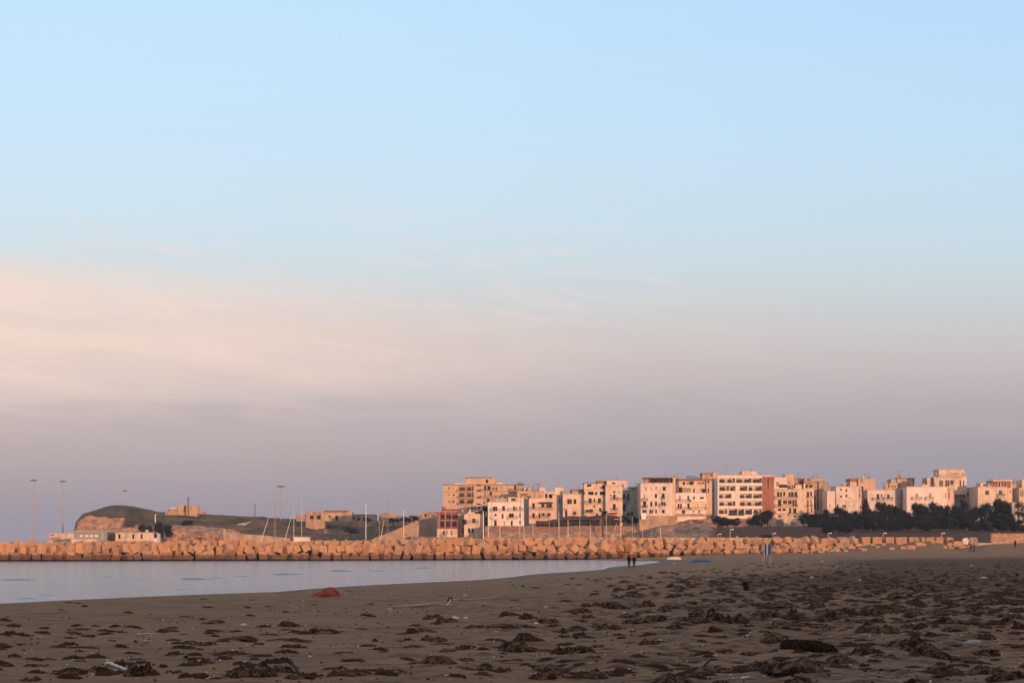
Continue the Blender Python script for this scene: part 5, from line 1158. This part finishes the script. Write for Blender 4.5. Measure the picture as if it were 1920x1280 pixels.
for i in range(26):
    x = rs.uniform(-26,25); pts = []
    for j in range(5):
        xj = x+j*rs.uniform(.8,2.4); a = rs.uniform(-.9,.2); h_ = float(np.interp(xj,[-29,-22,-14,-8,-3,2,8,13,18,23,27,28],[0,2,5.5,9,13.5,17,19.8,19,16,11,3,0]))
        pts.append((xj*u, a*(.35+h_*.05), .80*h_*math.sqrt(max(0,1-a*a))*u))
    q.tube(pts, .012, 4)
q.build('rope', b.m, root)
# ------------------------------------------------------------------ black post, driftwood, bottles, litter
def on(px, py, dz=0.0): g, d = ghit(px, py); g.z += dz; return g, d
g, d = on(1399, 1106); u = d/F; root = empty('broken_bin', g, R(5)); tag(root, 'black leaning stump standing upright in the sand left of the far litter', 'stump')
q = MB(); q.tube([(.1,0,-.1),(.02,0,.05),(-.06,0,17*u)], [6*u,5.4*u,6.2*u], 10); q.build('shell', M['dark'], root); q = MB(); q.box(.05,.34,-.15,.1,-.03,.06); q.build('base', M['dark'], root)
def stick(label, pts, r, mat, cat='driftwood', name='driftwood'):
    P = []
    for px, py, dz in pts: g, d = on(px, py); P.append(g+Vector((0,0,dz)))
    n = len(P); PP_ = []
    for i in range(n-1):
        for t in np.linspace(0, 1, 5, endpoint=False): PP_.append(P[i].lerp(P[i+1], t)+Vector((0,0,random.uniform(-.01,.01))))
    PP_.append(P[-1]); q = MB(); q.tube(PP_, [r*(1-.4*i/len(PP_))*random.uniform(.85,1.1) for i in range(len(PP_))], 7)
    o = q.build(name, mat, smooth=True); tag(o, label, cat); return o
cane = simple('cane', (.38,.25,.18), .7, .25, 3); pale = simple('pale_wood_bleached', (.55,.45,.38), .7)
stick('long pale cane with dark joints lying across the mid beach', [(737,1140,.02),(770,1137.5,.03),(807,1135,.04),(850,1135.5,.02)], .07, cane, 'cane', 'cane')
stick('long thin pinkish cane curving away right of the bent stick', [(846,1125,.05),(865,1126,.03),(890,1125,.03),(928,1121.5,.05)], .035, cane, 'cane', 'cane')
stick('short bent stick leaning between the two long canes', [(836,1137,.02),(842,1132,.06),(845,1129,.10)], .02, pale)
stick('dark curled root on top of the bent stick between the canes', [(840,1127,.02),(841,1126.5,.10),(846,1126,.14),(848,1127,.05)], .03, M['strand'])
stick('short reddish stick right of the long pinkish cane', [(902,1133,.02),(922,1134.5,.02)], .03, cane)
stick('thin straight pale stick in weed at the left of the near beach', [(258,1190.5,.02),(293,1190,.04)], .025, pale)
stick('thin pale twig below the straight pale stick at the left', [(268,1203,.02),(282,1203,.03)], .018, pale)
stick('curved white tube lying in weed at the lower left', [(198,1249,.03),(205,1248.5,.05),(218,1252.5,.04),(238,1257,.02)], .035, simple('white_pipe', (.55,.55,.56), .4, .05), 'tube', 'white_tube')
stick('light fallen plank of driftwood on the far sand beyond the blue boat', [(1294,1069,.02),(1314,1066.5,.1)], .10, cane)
stick('short upright pale stake at the end of the fallen plank', [(1317,1066.5,0),(1318.5,1060,.0)], .05, cane)
stick('thin light driftwood stick on the far sand, second below the fallen plank', [(1323,1075,.02),(1334,1073.5,.05)], .05, cane)
stick('thin light driftwood stick on the far sand, lowest of three', [(1322,1087.5,.02),(1336,1087,.03)], .05, cane)
stick('reddish twig half hidden in weed at the lower left', [(385,1275,.02),(402,1272,.04)], .02, cane)
stick('upright rusty stake sticking out of the weed right of centre', [(1270,1115,0),(1270.5,1106,.0)], .05, M['strand'], 'stake', 'stake')
stick('broken pale stick at the bottom edge right of centre', [(1390,1274,.03),(1405,1272.5,.04)], .018, simple('white_wood', (.7,.65,.6), .7))
stick('dark curved weed stem arching at the lower right of centre', [(1305,1260,.0),(1320,1253,.05),(1333,1247,.10),(1345,1247,.1)], .022, M['strand'], 'driftwood root', 'driftwood_root')
stick('long black weed root in the left foreground heap, sloping right', [(536,1252,.16),(548,1256,.12),(560,1266,.05),(575,1272,.02),(590,1272.5,.01)], .035, M['strand'], 'driftwood root', 'driftwood_root')
# clear plastic bottle
g, d = on(1823, 1208.5); u = d/F; root = empty('plastic_bottle', g+Vector((0,0,.045)), R(2)); tag(root, 'large clear crumpled plastic bottle lying on bare sand at the right', 'bottle')
b = MatB('clear_plastic'); b.col((.50,.53,.56)); b.set('Roughness',.18); b.set('Transmission Weight', .35); b.set('IOR', 1.2); plast = b.m
q = MB(); L = 31*u; pts = []; rad = []
for i, (t, r) in enumerate([(0,.6),(.02,.95),(.1,1),(.2,.9),(.3,1),(.42,.9),(.55,1),(.68,.9),(.8,.55),(.92,.3),(.93,.3)]): pts.append((L*(.5-t)*.99, .01*math.sin(i*2), .004*math.sin(i*3))); rad.append(r*.052)
q.tube(pts, rad, 14); q.build('body', plast, root, True); q = MB(); q.tube([(-L*.43,0,0),(-L*.475,0,0)], [.019,.018], 10); q.build('cap', M['hull'], root)
def crumple(label, px, py, w, h, mat, cat='litter', name='plastic_scrap', seed=0):
    g, d = on(px, py); u = d/F; rs = np.random.RandomState(seed); n = 12; a = np.linspace(-1,1,n); A, B = np.meshgrid(a, a)
    w *= .75; hh = h*.6*u*(1-np.maximum(abs(A),abs(B))**2)*(.5+.9*rs.rand(n,n)); Pm = np.stack([A*w*u/2*(1+.12*rs.randn(n,n)), B*w*u*.35, hh-.01], -1)
    o = link(name, grid_mesh(name, Pm, mat, smooth=False)); o.location = g; tag(o, label, cat); return o
wh = simple('white_scrap', (.62,.63,.66), .5, .05); bk = simple('black_scrap', (.008,.008,.009), .5); bl = simple('blue_scrap', (.10,.20,.40), .5); rd_ = simple('red_scrap', (.30,.04,.04), .6); yl = simple('yellow_scrap', (.55,.42,.03), .6); org = simple('orange_scrap', (.6,.28,.08), .6); tan = simple('tan_scrap', (.42,.25,.17), .7)
for i, (px, py, w, h, m_, lb) in enumerate([
 (853,1158,22,5,wh,'arched white plastic scrap on weed in mid beach'),(873,1158,14,4,wh,'white and orange scrap right of the arched white plastic'),(1005,1168,14,5,wh,'bright white crumpled carton on weed right of centre'),
 (457,1171,17,5,wh,'white plastic bottle piece left of centre'),(873,1115,12,2,wh,'thin white strip of litter near the canes'),(731,1141,12,2,wh,'small white chip at the left tip of the long pale cane'),
 (581,1230,11,5,wh,'whitish crumpled shell-like scrap in the lower middle left'),(815,1250,10,2,wh,'thin white scrap at lower centre'),(839,1265,8,3,wh,'rounded white pebble-like scrap at bottom centre'),
 (62,1224.5,11,6,tan,'square tan block of foam at the far left'),(663,1249,9,2,org,'small orange scrap at lower left of centre'),(1403,1191.5,12,4,simple('lilac_scrap',(.42,.42,.52),.5),'lilac-white crumpled bag beside the green weed'),
 (1109,1173,6,6,plast,'clear upright cup on sand right of centre'),(1265,1090,7,3,simple('pale_blue_scrap',(.35,.45,.52),.5),'pale blue scrap on the upper mid beach'),(1280,1118,7,3,plast,'small clear scrap by the rusty stake'),
 (1257,1119,18,8,bk,'black bag lump left of the rusty stake'),(1213,1097,5,4,bk,'small dark blue-black scrap on the upper beach'),(1441,1115,17,6,bk,'flat black bag on the sand right of the black stump'),
 (1676,1138,34,10,bk,'long black bag of weed on pale sand at the right'),(703,1202,18,9,bk,'round black lump in weed at centre left'),(282,1152,9,4,bk,'small black lump on the smooth sand at left'),
 (1045,1087,5,3,bk,'small dark scrap near the waterline right of centre'),(1115,1202,9,5,bk,'black twisted scrap on sand right of centre'),(1148,1201,7,6,bk,'black twin-lobed lump right of centre'),
 (1612,1087.5,6,3,wh,'bright white scrap beside black weed on the far right beach'),(1523,1083,12,4,wh,'whitish carton on the far right beach'),(1570,1062,8,2,wh,'thin white scrap on the far sand under the cubes'),(1542,1052,8,2,wh,'white scrap far away below the left cubes of the bank'),
 (1536,1098,6,2,yl,'tiny yellow scrap in the weed at right'),(1882,1100,16,3,bl,'blue flat scrap in the weed near the right edge'),(1845,1083,16,3,wh,'long whitish scrap in the weed near the right edge'),(1822,1060,8,2,wh,'white scrap just below the distant walkers'),
 (1662,1095,5,5,bl,'small blue scrap in the weed at right'),(1885,1113,40,8,simple('dark_tar',(.012,.01,.009),.8),'black tarry lump of weed near the right edge'),(888,1216,7,2,rd_,'small red scrap at the centre'),(1432,1267,9,3,wh,'small white scrap at the lower right of centre'),
 (1630,1193.5,4,4,wh,'small bright white ball on bare sand at right'),(1860,1212.5,4,3,wh,'small white ball right of the clear bottle'),(1375,1178,5,3,bk,'tiny black scrap above the green weed'),(1362,1198,6,3,bk,'black pebble-like scrap on smooth sand'),
 (1730,1242,10,5,simple('slate_scrap',(.05,.07,.10),.5),'slate-blue folded scrap in the right foreground weed'),(980,1141,6,4,simple('grey_blue_scrap',(.22,.26,.32),.5),'grey-blue scrap ball right of the canes'),(1024,1137,10,3,wh,'pale crumpled strip far right of the canes'),
 (1672,1272,8,4,bk,'flat black stone at the lower right'),(548,1136,5,2,wh,'tiny whitish chip left of the long cane'),(1170,1148,6,4,wh,'pair of tiny white balls stacked on sand'),(1264,1056,6,2,wh,'pale chip on the sand below the cream boat'),(1437,1087,5,3,wh,'tiny white chip below the lifeguard chair'),
 (682,1099,3,2,wh,'tiny white chip at the water edge right of the net heap')]):
    crumple(lb, px, py, w, h, m_, 'litter', 'plastic_scrap' if m_ is not bk else 'black_scrap', i)
# shells and chips: too many to count
mb = MB(); rs = random.Random(11)
for i in range(1500):
    px = rs.uniform(-100, 2020); py = 1280-(rs.random()**.9)*180
    if py < 1155 and px < 500: continue
    g, d = ghit(px, py); s_ = rs.uniform(.007,.022)*(1+d/80)*(1 if rs.random() < .93 else 1.5); 
    T = Matrix.Translation(g+Vector((0,0,s_*.3)))@Euler((rs.uniform(-.6,.6),rs.uniform(-.6,.6),rs.uniform(0,3)),'XYZ').to_matrix().to_4x4()
    mb.box(-s_,s_,-s_*.6,s_*.6,-s_*.3,s_*.3, 0 if rs.random() < .38 else 1, T)
o = mb.build('shell_fragments', [simple('shell', (.50,.44,.38), .5, .1), simple('dark_crumb', (.02,.012,.009), .9)]); tag(o, 'tiny pale shell chips and dark crumbs strewn over the near sand', 'shells', kind='stuff')

# ------------------------------------------------------------------ seaweed
def clump_mesh(seed, strands=60, amp=1.0):
    rs = np.random.RandomState(seed); nx, ny = 90, 34
    X_, Y_ = np.meshgrid(np.linspace(-.5,.5,nx), np.linspace(-.5,.5,ny))
    cx = rs.uniform(-.15,.15); skew = rs.uniform(-.3,.3)
    r = np.sqrt(((X_-cx*0)/.5)**2+((Y_-skew*X_*.5)/.42)**2)
    lob = vn((X_+seed)*5.5, Y_*2.2+seed, seed+20)
    env = np.clip(1-r**2.4, 0, 1)**.6*np.interp(X_, [-.5,cx-.15,cx+.15,.5], [.45,1,.85,.4])*(.35+.9*lob)
    n_ = fbm((X_+seed)*7, (Y_+seed)*5, 5, seed); rdg = 1-np.abs(fbm((X_+seed)*4.5+Y_*2, Y_*7+seed, 3, seed+3)-.47)*4
    Hh = 1.25*np.tanh(env*(.55+1.5*(n_-.40)+.65*np.clip(rdg,0,1))*1.0); Hh = Hh-.16-.45*(fbm(X_*14+seed, Y_*9, 3, seed+8)-.45)
    i = np.arange(nx*ny).reshape(ny, nx); keep = Hh > 0.0
    V_ = np.stack([X_, Y_, np.clip(Hh,-.06,2)-.02], -1).reshape(-1, 3); mb = MB(); mb.v = [tuple(v) for v in V_]
    for a in range(ny-1):
        for c in range(nx-1):
            if keep[a,c] or keep[a,c+1] or keep[a+1,c] or keep[a+1,c+1]: mb.f.append((i[a,c],i[a,c+1],i[a+1,c+1],i[a+1,c])); mb.m.append(0)
    def zat(x, y):
        c = int(np.clip((x+.5)*(nx-1), 0, nx-1)); a = int(np.clip((y+.5)*(ny-1), 0, ny-1)); return max(0, Hh[a,c])
    for k in range(strands):
        x = rs.uniform(-.48,.48); y = rs.uniform(-.45,.45)*(1-abs(x)); th = rs.normal()*.5+(0 if rs.rand() < .8 else 1.4); L = rs.uniform(.05,.22); pts = []
        for j in range(5):
            pts.append((x, y, zat(x,y)+.02+.07*math.sin(j*.8)*rs.rand())); th += rs.normal()*.35; x += math.cos(th)*L/5; y += math.sin(th)*L/5*1.4
        r_ = rs.uniform(.004,.011); mb.tube(pts, [r_,r_*1.2,r_,r_*.8,r_*.3], 4, 1)
    me = mb.mesh('seaweed_clump', [M['weed'], M['strand']])
    rd2 = 1-np.abs(fbm((X_+seed)*3.2+Y_*3, Y_*10+seed*2, 4, seed+31)-.47)*5
    wv = np.clip(sst(rd2, .45, .85)+sst(.06-Hh, 0, .06)*.5+sst(fbm(X_*6+seed, Y_*10, 3, seed+50), .50, .60)*.8, 0, 1)
    at = me.attributes.new('weed', 'FLOAT', 'POINT'); a_ = np.ones(len(me.vertices), np.float32); a_[:nx*ny] = wv.ravel(); at.data.foreach_set('value', a_)
    return me
CL = [clump_mesh(i, 70) for i in range(12)]; CLs = [clump_mesh(40+i, 26) for i in range(4)]
big = [(138,1188,23,6),(7,1213,32,11),(370,1208,40,9),(427,1228,75,12),(400,1168,37,9),(543,1172,38,11),(603,1187,70,15),(540,1201,68,9),(443,1197,60,7),(320,1184,50,8),(223,1246,18,14),(375,1245,48,14),(262,1265,52,28),(470,1264,74,26),(523,1257,40,14),(565,1270,50,13),(127,1261,55,15),(185,1258,45,15),(63,1249,35,8),(10,1249,25,7),(57,1276,32,11),(327,1228,18,4),(327,1262,35,9),(165,1214,30,4),
(813,1158,32,10),(840,1166,40,11),(957,1152,35,8),(990,1159,28,14),(1023,1165,40,13),(897,1176,40,11),(943,1173,44,7),(980,1174,40,6),(1080,1147,50,10),(1090,1165,33,6),(1070,1183,50,9),(1145,1177,32,9),(1157,1139,46,14),(772,1187,22,14),(800,1184,30,7),(812,1201,42,13),(777,1212,32,6),(842,1221,30,7),(863,1217,26,6),(985,1200,36,20),(970,1218,56,19),(1015,1219,36,6),(1055,1225,36,18),(1092,1223,38,17),(1057,1195,22,8),(1120,1212,24,8),(777,1243,16,8),(818,1242,52,17),(873,1239,34,9),(655,1263,62,17),(720,1259,68,8),(868,1253,30,8),(905,1256,34,9),(943,1259,30,12),(1022,1253,62,10),(1032,1270,60,16),(1102,1269,58,19),(1145,1263,18,5),
(1190,1167,36,14),(1228,1163,40,15),(1265,1178,27,12),(1270,1170,18,8),(1238,1177,22,5),(1308,1151,26,12),(1333,1148,16,13),(1340,1162,38,19),(1378,1168,44,21),(1417,1163,60,15),(1450,1156,36,13),(1494,1158,38,15),(1343,1183,25,13),(1196,1137,28,8),(1264,1139,40,11),(1218,1208,32,14),(1196,1119,30,10),(1340,1137,50,5),(1321,1225,26,7),(1358,1224,46,11),(1402,1228,24,10),(1340,1258,80,12),(1265,1281,64,24),(1354,1283,36,12),(1433,1259,16,9),(1425,1252,50,17),(1455,1200,46,13),(1435,1185,20,8),(1143,1262,18,5),(1112,1232,26,6),
(1563,1155,66,26),(1594,1149,32,14),(1534,1138,28,9),(1630,1154,36,15),(1772,1167,36,17),(1768,1151,32,13),(1731,1177,30,14),(1695,1167,38,9),(1647,1184,64,21),(1793,1181,40,12),(1848,1177,20,9),(1850,1197,28,10),(1750,1191,24,10),(1714,1188,20,8),(1705,1217,82,28),(1752,1232,74,26),(1620,1227,48,20),(1655,1233,46,11),(1577,1239,46,15),(1495,1256,90,34),(1766,1260,62,17),(1808,1239,42,11),(1852,1228,38,18),(1853,1262,60,22),(1885,1274,50,18),(1905,1270,30,20),(1715,1281,38,16),(1506,1279,52,17),(1865,1132,52,15),(1776,1131,28,8),(1826,1141,36,11),(1793,1136,24,11),(1908,1147,26,10),(1915,1178,28,16),(1680,1120,28,12),(1520,1122,40,9),(1560,1104,40,7),(1640,1100,34,7),(1740,1108,40,8),(1803,1101,40,7),(1500,1107,30,7),(1700,1090,36,6),(1466,1131,30,7),(1413,1133,36,6)]
clumps = []
FL = [(20,1215,'the left frame edge'),(62,1224,'the square tan block'),(218,1252,'the curved white tube'),(275,1190,'the straight pale stick'),(457,1171,'the white bottle piece'),(581,1230,'the whitish crumpled scrap'),(609,1115,'the red net heap'),(703,1202,'the round black lump'),(770,1138,'the long pale cane'),(863,1158,'the arched white plastic'),(839,1265,'the white scrap at bottom centre'),(1005,1168,'the bright white carton'),(1109,1173,'the clear upright cup'),(1148,1201,'the black twin-lobed lump'),(1257,1119,'the black bag by the rusty stake'),(1398,1105,'the black stump'),(1403,1191,'the lilac-white bag'),(1397,1273,'the broken pale stick at the bottom'),(1515,1215,'the big log-shaped weed mound'),(1630,1193,'the small white ball'),(1676,1138,'the long black bag'),(1823,1207,'the clear plastic bottle'),(1885,1113,'the black tarry lump'),(1730,1242,'the slate-blue scrap'),(1612,1087,'the bright white far scrap'),(1900,1270,'the bottom right corner')]
def place_clump(px, py, w, h, mesh, big_=True):
    g, d = ghit(px, py); u = d/F; o = link('seaweed_clump', mesh); o.location = g+Vector((0, w*u*.12, -.01)); wm = w*u*1.18
    wm *= 1.18; o.scale = (wm*random.choice((-1,1)), max(.4, wm*1.05), max(.05, h*u*0.85)); o.rotation_euler = (0,0,random.uniform(-.18,.18))
    tag(o, cat='seaweed clump', group='dried seaweed clumps on the beach'); clumps.append((px, py, w, o)); return o
for (px, py, w, h) in big: place_clump(px, py, w, h, random.choice(CL))
rs = random.Random(21); taken = [(a, b_) for a, b_, _, _ in big]
while len(clumps) < 292:
    py = 1072+(rs.random()**1.2)*105; px = rs.uniform(1060, 1925)
    if px < 1060+(1150-py)*1.6 or any(abs(px-a) < 16 and abs(py-b_) < 5 for a, b_ in taken): continue
    taken.append((px, py)); sc = (py-1014)/110; place_clump(px, py, rs.uniform(12,34)*max(.45,sc), rs.uniform(4,9)*max(.4,sc), rs.choice(CL))
# log-shaped mound
g, d = ghit(1515, 1221); u = d/F; root = empty('weed_mound', g, R(-3)); tag(root, 'biggest dark mound of packed seaweed, log-shaped and undercut, in the right foreground', 'seaweed clump')
xx = np.linspace(-.5,.5,150); aa = np.linspace(-.35, math.pi+.35, 50); A, X_ = np.meshgrid(aa, xx)
r = np.interp(X_, [-.5,-.46,-.4,-.2,.1,.3,.42,.5], [.15,.62,.95,1,.92,.78,.5,.05])*(1+.35*(fbm(X_*9, A*1.5, 5, 5)-.47)+.16*(fbm(X_*40, A*6, 3, 7)-.45))
P = np.stack([X_*112*u, -np.cos(A)*r*15*u, np.sin(A)*r*21*u-.02], -1); link('mat', grid_mesh('weed_mat', P, M['weed'], {'weed': np.full(P.shape[:2], .75)}), root)
q = MB(); rs_ = np.random.RandomState(3)
for k in range(160):
    x = rs_.uniform(-.48,.45); a = rs_.uniform(.1,2.9); pts = []
    for j in range(5):
        rr_2 = float(np.interp(x, [-.5,-.46,-.4,-.2,.1,.3,.42,.5], [.15,.62,.95,1,.92,.78,.5,.05]))*1.06; pts.append((x*112*u, -math.cos(a)*rr_2*15*u, math.sin(a)*rr_2*21*u)); x = min(.5, x+rs_.uniform(.005,.03)); a += rs_.normal()*.12
    q.tube(pts, [.008,.012,.011,.009,.004], 4)
q.build('strand', M['strand'], root)['kind'] = 'stuff'
o = place_clump(1450, 1193, 36, 11, CL[3]); clumps.pop(); o.name = 'green_seaweed'; me = CL[3].copy(); me.materials.clear(); me.materials.append(M['gweed']); me.materials.append(M['gweed']); o.data = me; del o['group']; o['label'] = 'yellow-green seaweed clump above the big log-shaped mound'
G = {}
for px, py, w, o in clumps:
    l = min(FL, key=lambda q: (q[0]-px)**2+((q[1]-py)*2.2)**2); dx, dy = px-l[0], (py-l[1])*2.2
    sec = ('right of' if dx > 0 else 'left of') if abs(dx) > abs(dy) else ('in front of' if dy > 0 else 'behind')
    G.setdefault((l, sec), []).append((dx*dx+dy*dy, w, o))
for (l, sec), a in G.items():
    a.sort(key=lambda q: q[0])
    for i, (_, w, o) in enumerate(a):
        size = 'broad' if w > 44 else ('small' if w < 20 else 'medium'); n_ = ORD[min(i, 11)]
        o['label'] = f"{size} brown seaweed clump, {n_} {sec} {l[2]}" if i < 12 else f"{size} brown seaweed clump, {['thirteenth','fourteenth','fifteenth','sixteenth','seventeenth','eighteenth','nineteenth','twentieth','twenty-first','twenty-second','twenty-third','twenty-fourth','twenty-fifth','twenty-sixth','twenty-seventh','twenty-eighth','twenty-ninth','thirtieth'][min(i-12,17)]} {sec} {l[2]}"
# loose scatter beyond the 300 largest: one object
base_v = []
for me in CLs:
    v = np.empty(len(me.vertices)*3, np.float32); me.vertices.foreach_get('co', v); ls = np.empty(len(me.loops), np.int32); me.loops.foreach_get('vertex_index', ls); v = v.reshape(-1,3)
    q4 = [tuple(p.vertices) for p in me.polygons]; base_v.append((v, q4))
small = clump_mesh(99, 0)
def lowpoly(seed):
    rs_ = np.random.RandomState(seed); nx, ny = 14, 6; X_, Y_ = np.meshgrid(np.linspace(-.5,.5,nx), np.linspace(-.5,.5,ny)); env = np.clip(1-(X_/.5)**2-(Y_/.5)**2, 0, 1)**.6
    Hh = env*(.4+rs_.rand(ny,nx)*.9)-.12; P = np.stack([X_+.03*rs_.randn(ny,nx), Y_+.05*rs_.randn(ny,nx), Hh], -1).reshape(-1,3); i = np.arange(nx*ny).reshape(ny,nx)
    return P, np.stack([i[:-1,:-1], i[:-1,1:], i[1:,1:], i[1:,:-1]], -1).reshape(-1,4)
LPs = [lowpoly(i) for i in range(8)]; VV, FF = [], []; off = 0; rn = np.random.RandomState(77)
N_ = 9200; PYs = 1056+(rn.rand(N_)**1.35)*215; PXs = rn.uniform(-400, 2450, N_)
for px, py in zip(PXs, PYs):
    d0 = 2.6*F/(py-HY); X0 = (px-CX)/F*d0
    dens = sst(np.array([X0+0.22*(d0-60)]), 4, 26)[0]*(1 if py < 1150 else .40)+(.12 if py > 1170 else .03)
    if rn.rand() > dens: continue
    g, d = ghit(px, py)
    if (g.x-float(xs(g.y))) < 16: continue
    u = d/F; w = rn.uniform(4,16)*max(.35,(py-1014)/120)*u+.10; P, Q = LPs[rn.randint(8)]; c_, s_ = math.cos(rn.normal()*.3), math.sin(rn.normal()*.3)
    hgt = rn.uniform(.04,.16)*(w**.5); Vq = np.stack([(P[:,0]*c_-P[:,1]*.5*s_)*w*1.35+g.x, (P[:,0]*s_+P[:,1]*.5*c_)*w+g.y, P[:,2]*hgt+g.z], -1); VV.append(Vq); FF.append(Q+off); off += len(P)
V_ = np.concatenate(VV); Fq = np.concatenate(FF); me = bpy.data.meshes.new('seaweed_litter'); me.vertices.add(len(V_)); me.vertices.foreach_set('co', V_.astype(np.float32).ravel()); me.loops.add(len(Fq)*4); me.loops.foreach_set('vertex_index', Fq.ravel().astype(np.int32)); me.polygons.add(len(Fq)); me.polygons.foreach_set('loop_start', np.arange(len(Fq), dtype=np.int32)*4); me.update(calc_edges=True); me.materials.append(M['weed']); at = me.attributes.new('weed','FLOAT','POINT'); at.data.foreach_set('value', np.full(len(V_), .8, np.float32)); me.validate()
o = link('seaweed_litter', me); tag(o, 'loose scraps of dried seaweed strewn between the larger clumps', 'seaweed', kind='stuff')
dup = {}
for o in COL.objects:
    if o.parent is None and o.get('label'):
        if not 4 <= len(o['label'].split()) <= 16: print('LEN', len(o['label'].split()), o['label'])
        dup.setdefault(o['label'], []).append(o.name)
    elif o.parent is None and not o.get('kind') and o.type in ('MESH','EMPTY'): print('NOLABEL', o.name)
for k_, v_ in dup.items():
    if len(v_) > 1: print('DUP', k_, v_)
print('objects', len(COL.objects), 'top', sum(1 for o in COL.objects if o.parent is None))
# ------------------------------------------------------------------ haze
HAZE_D = 0.00011
b = MatB('haze_air'); b.t.nodes.remove(b.b); pv = b.n('ShaderNodeVolumePrincipled'); pv.inputs['Density'].default_value = HAZE_D; pv.inputs['Color'].default_value = (.74,.82,1.0,1); pv.inputs['Anisotropy'].default_value = 0.2
b.l(pv.outputs[0], b.t.nodes['Material Output'].inputs['Volume'])
q = MB(); q.box(-9200, 12200, -2100, 30200, -4.7, 90); o = q.build('haze', b.m); tag(o, 'thin pale evening haze over harbour and town', 'haze', kind='stuff')
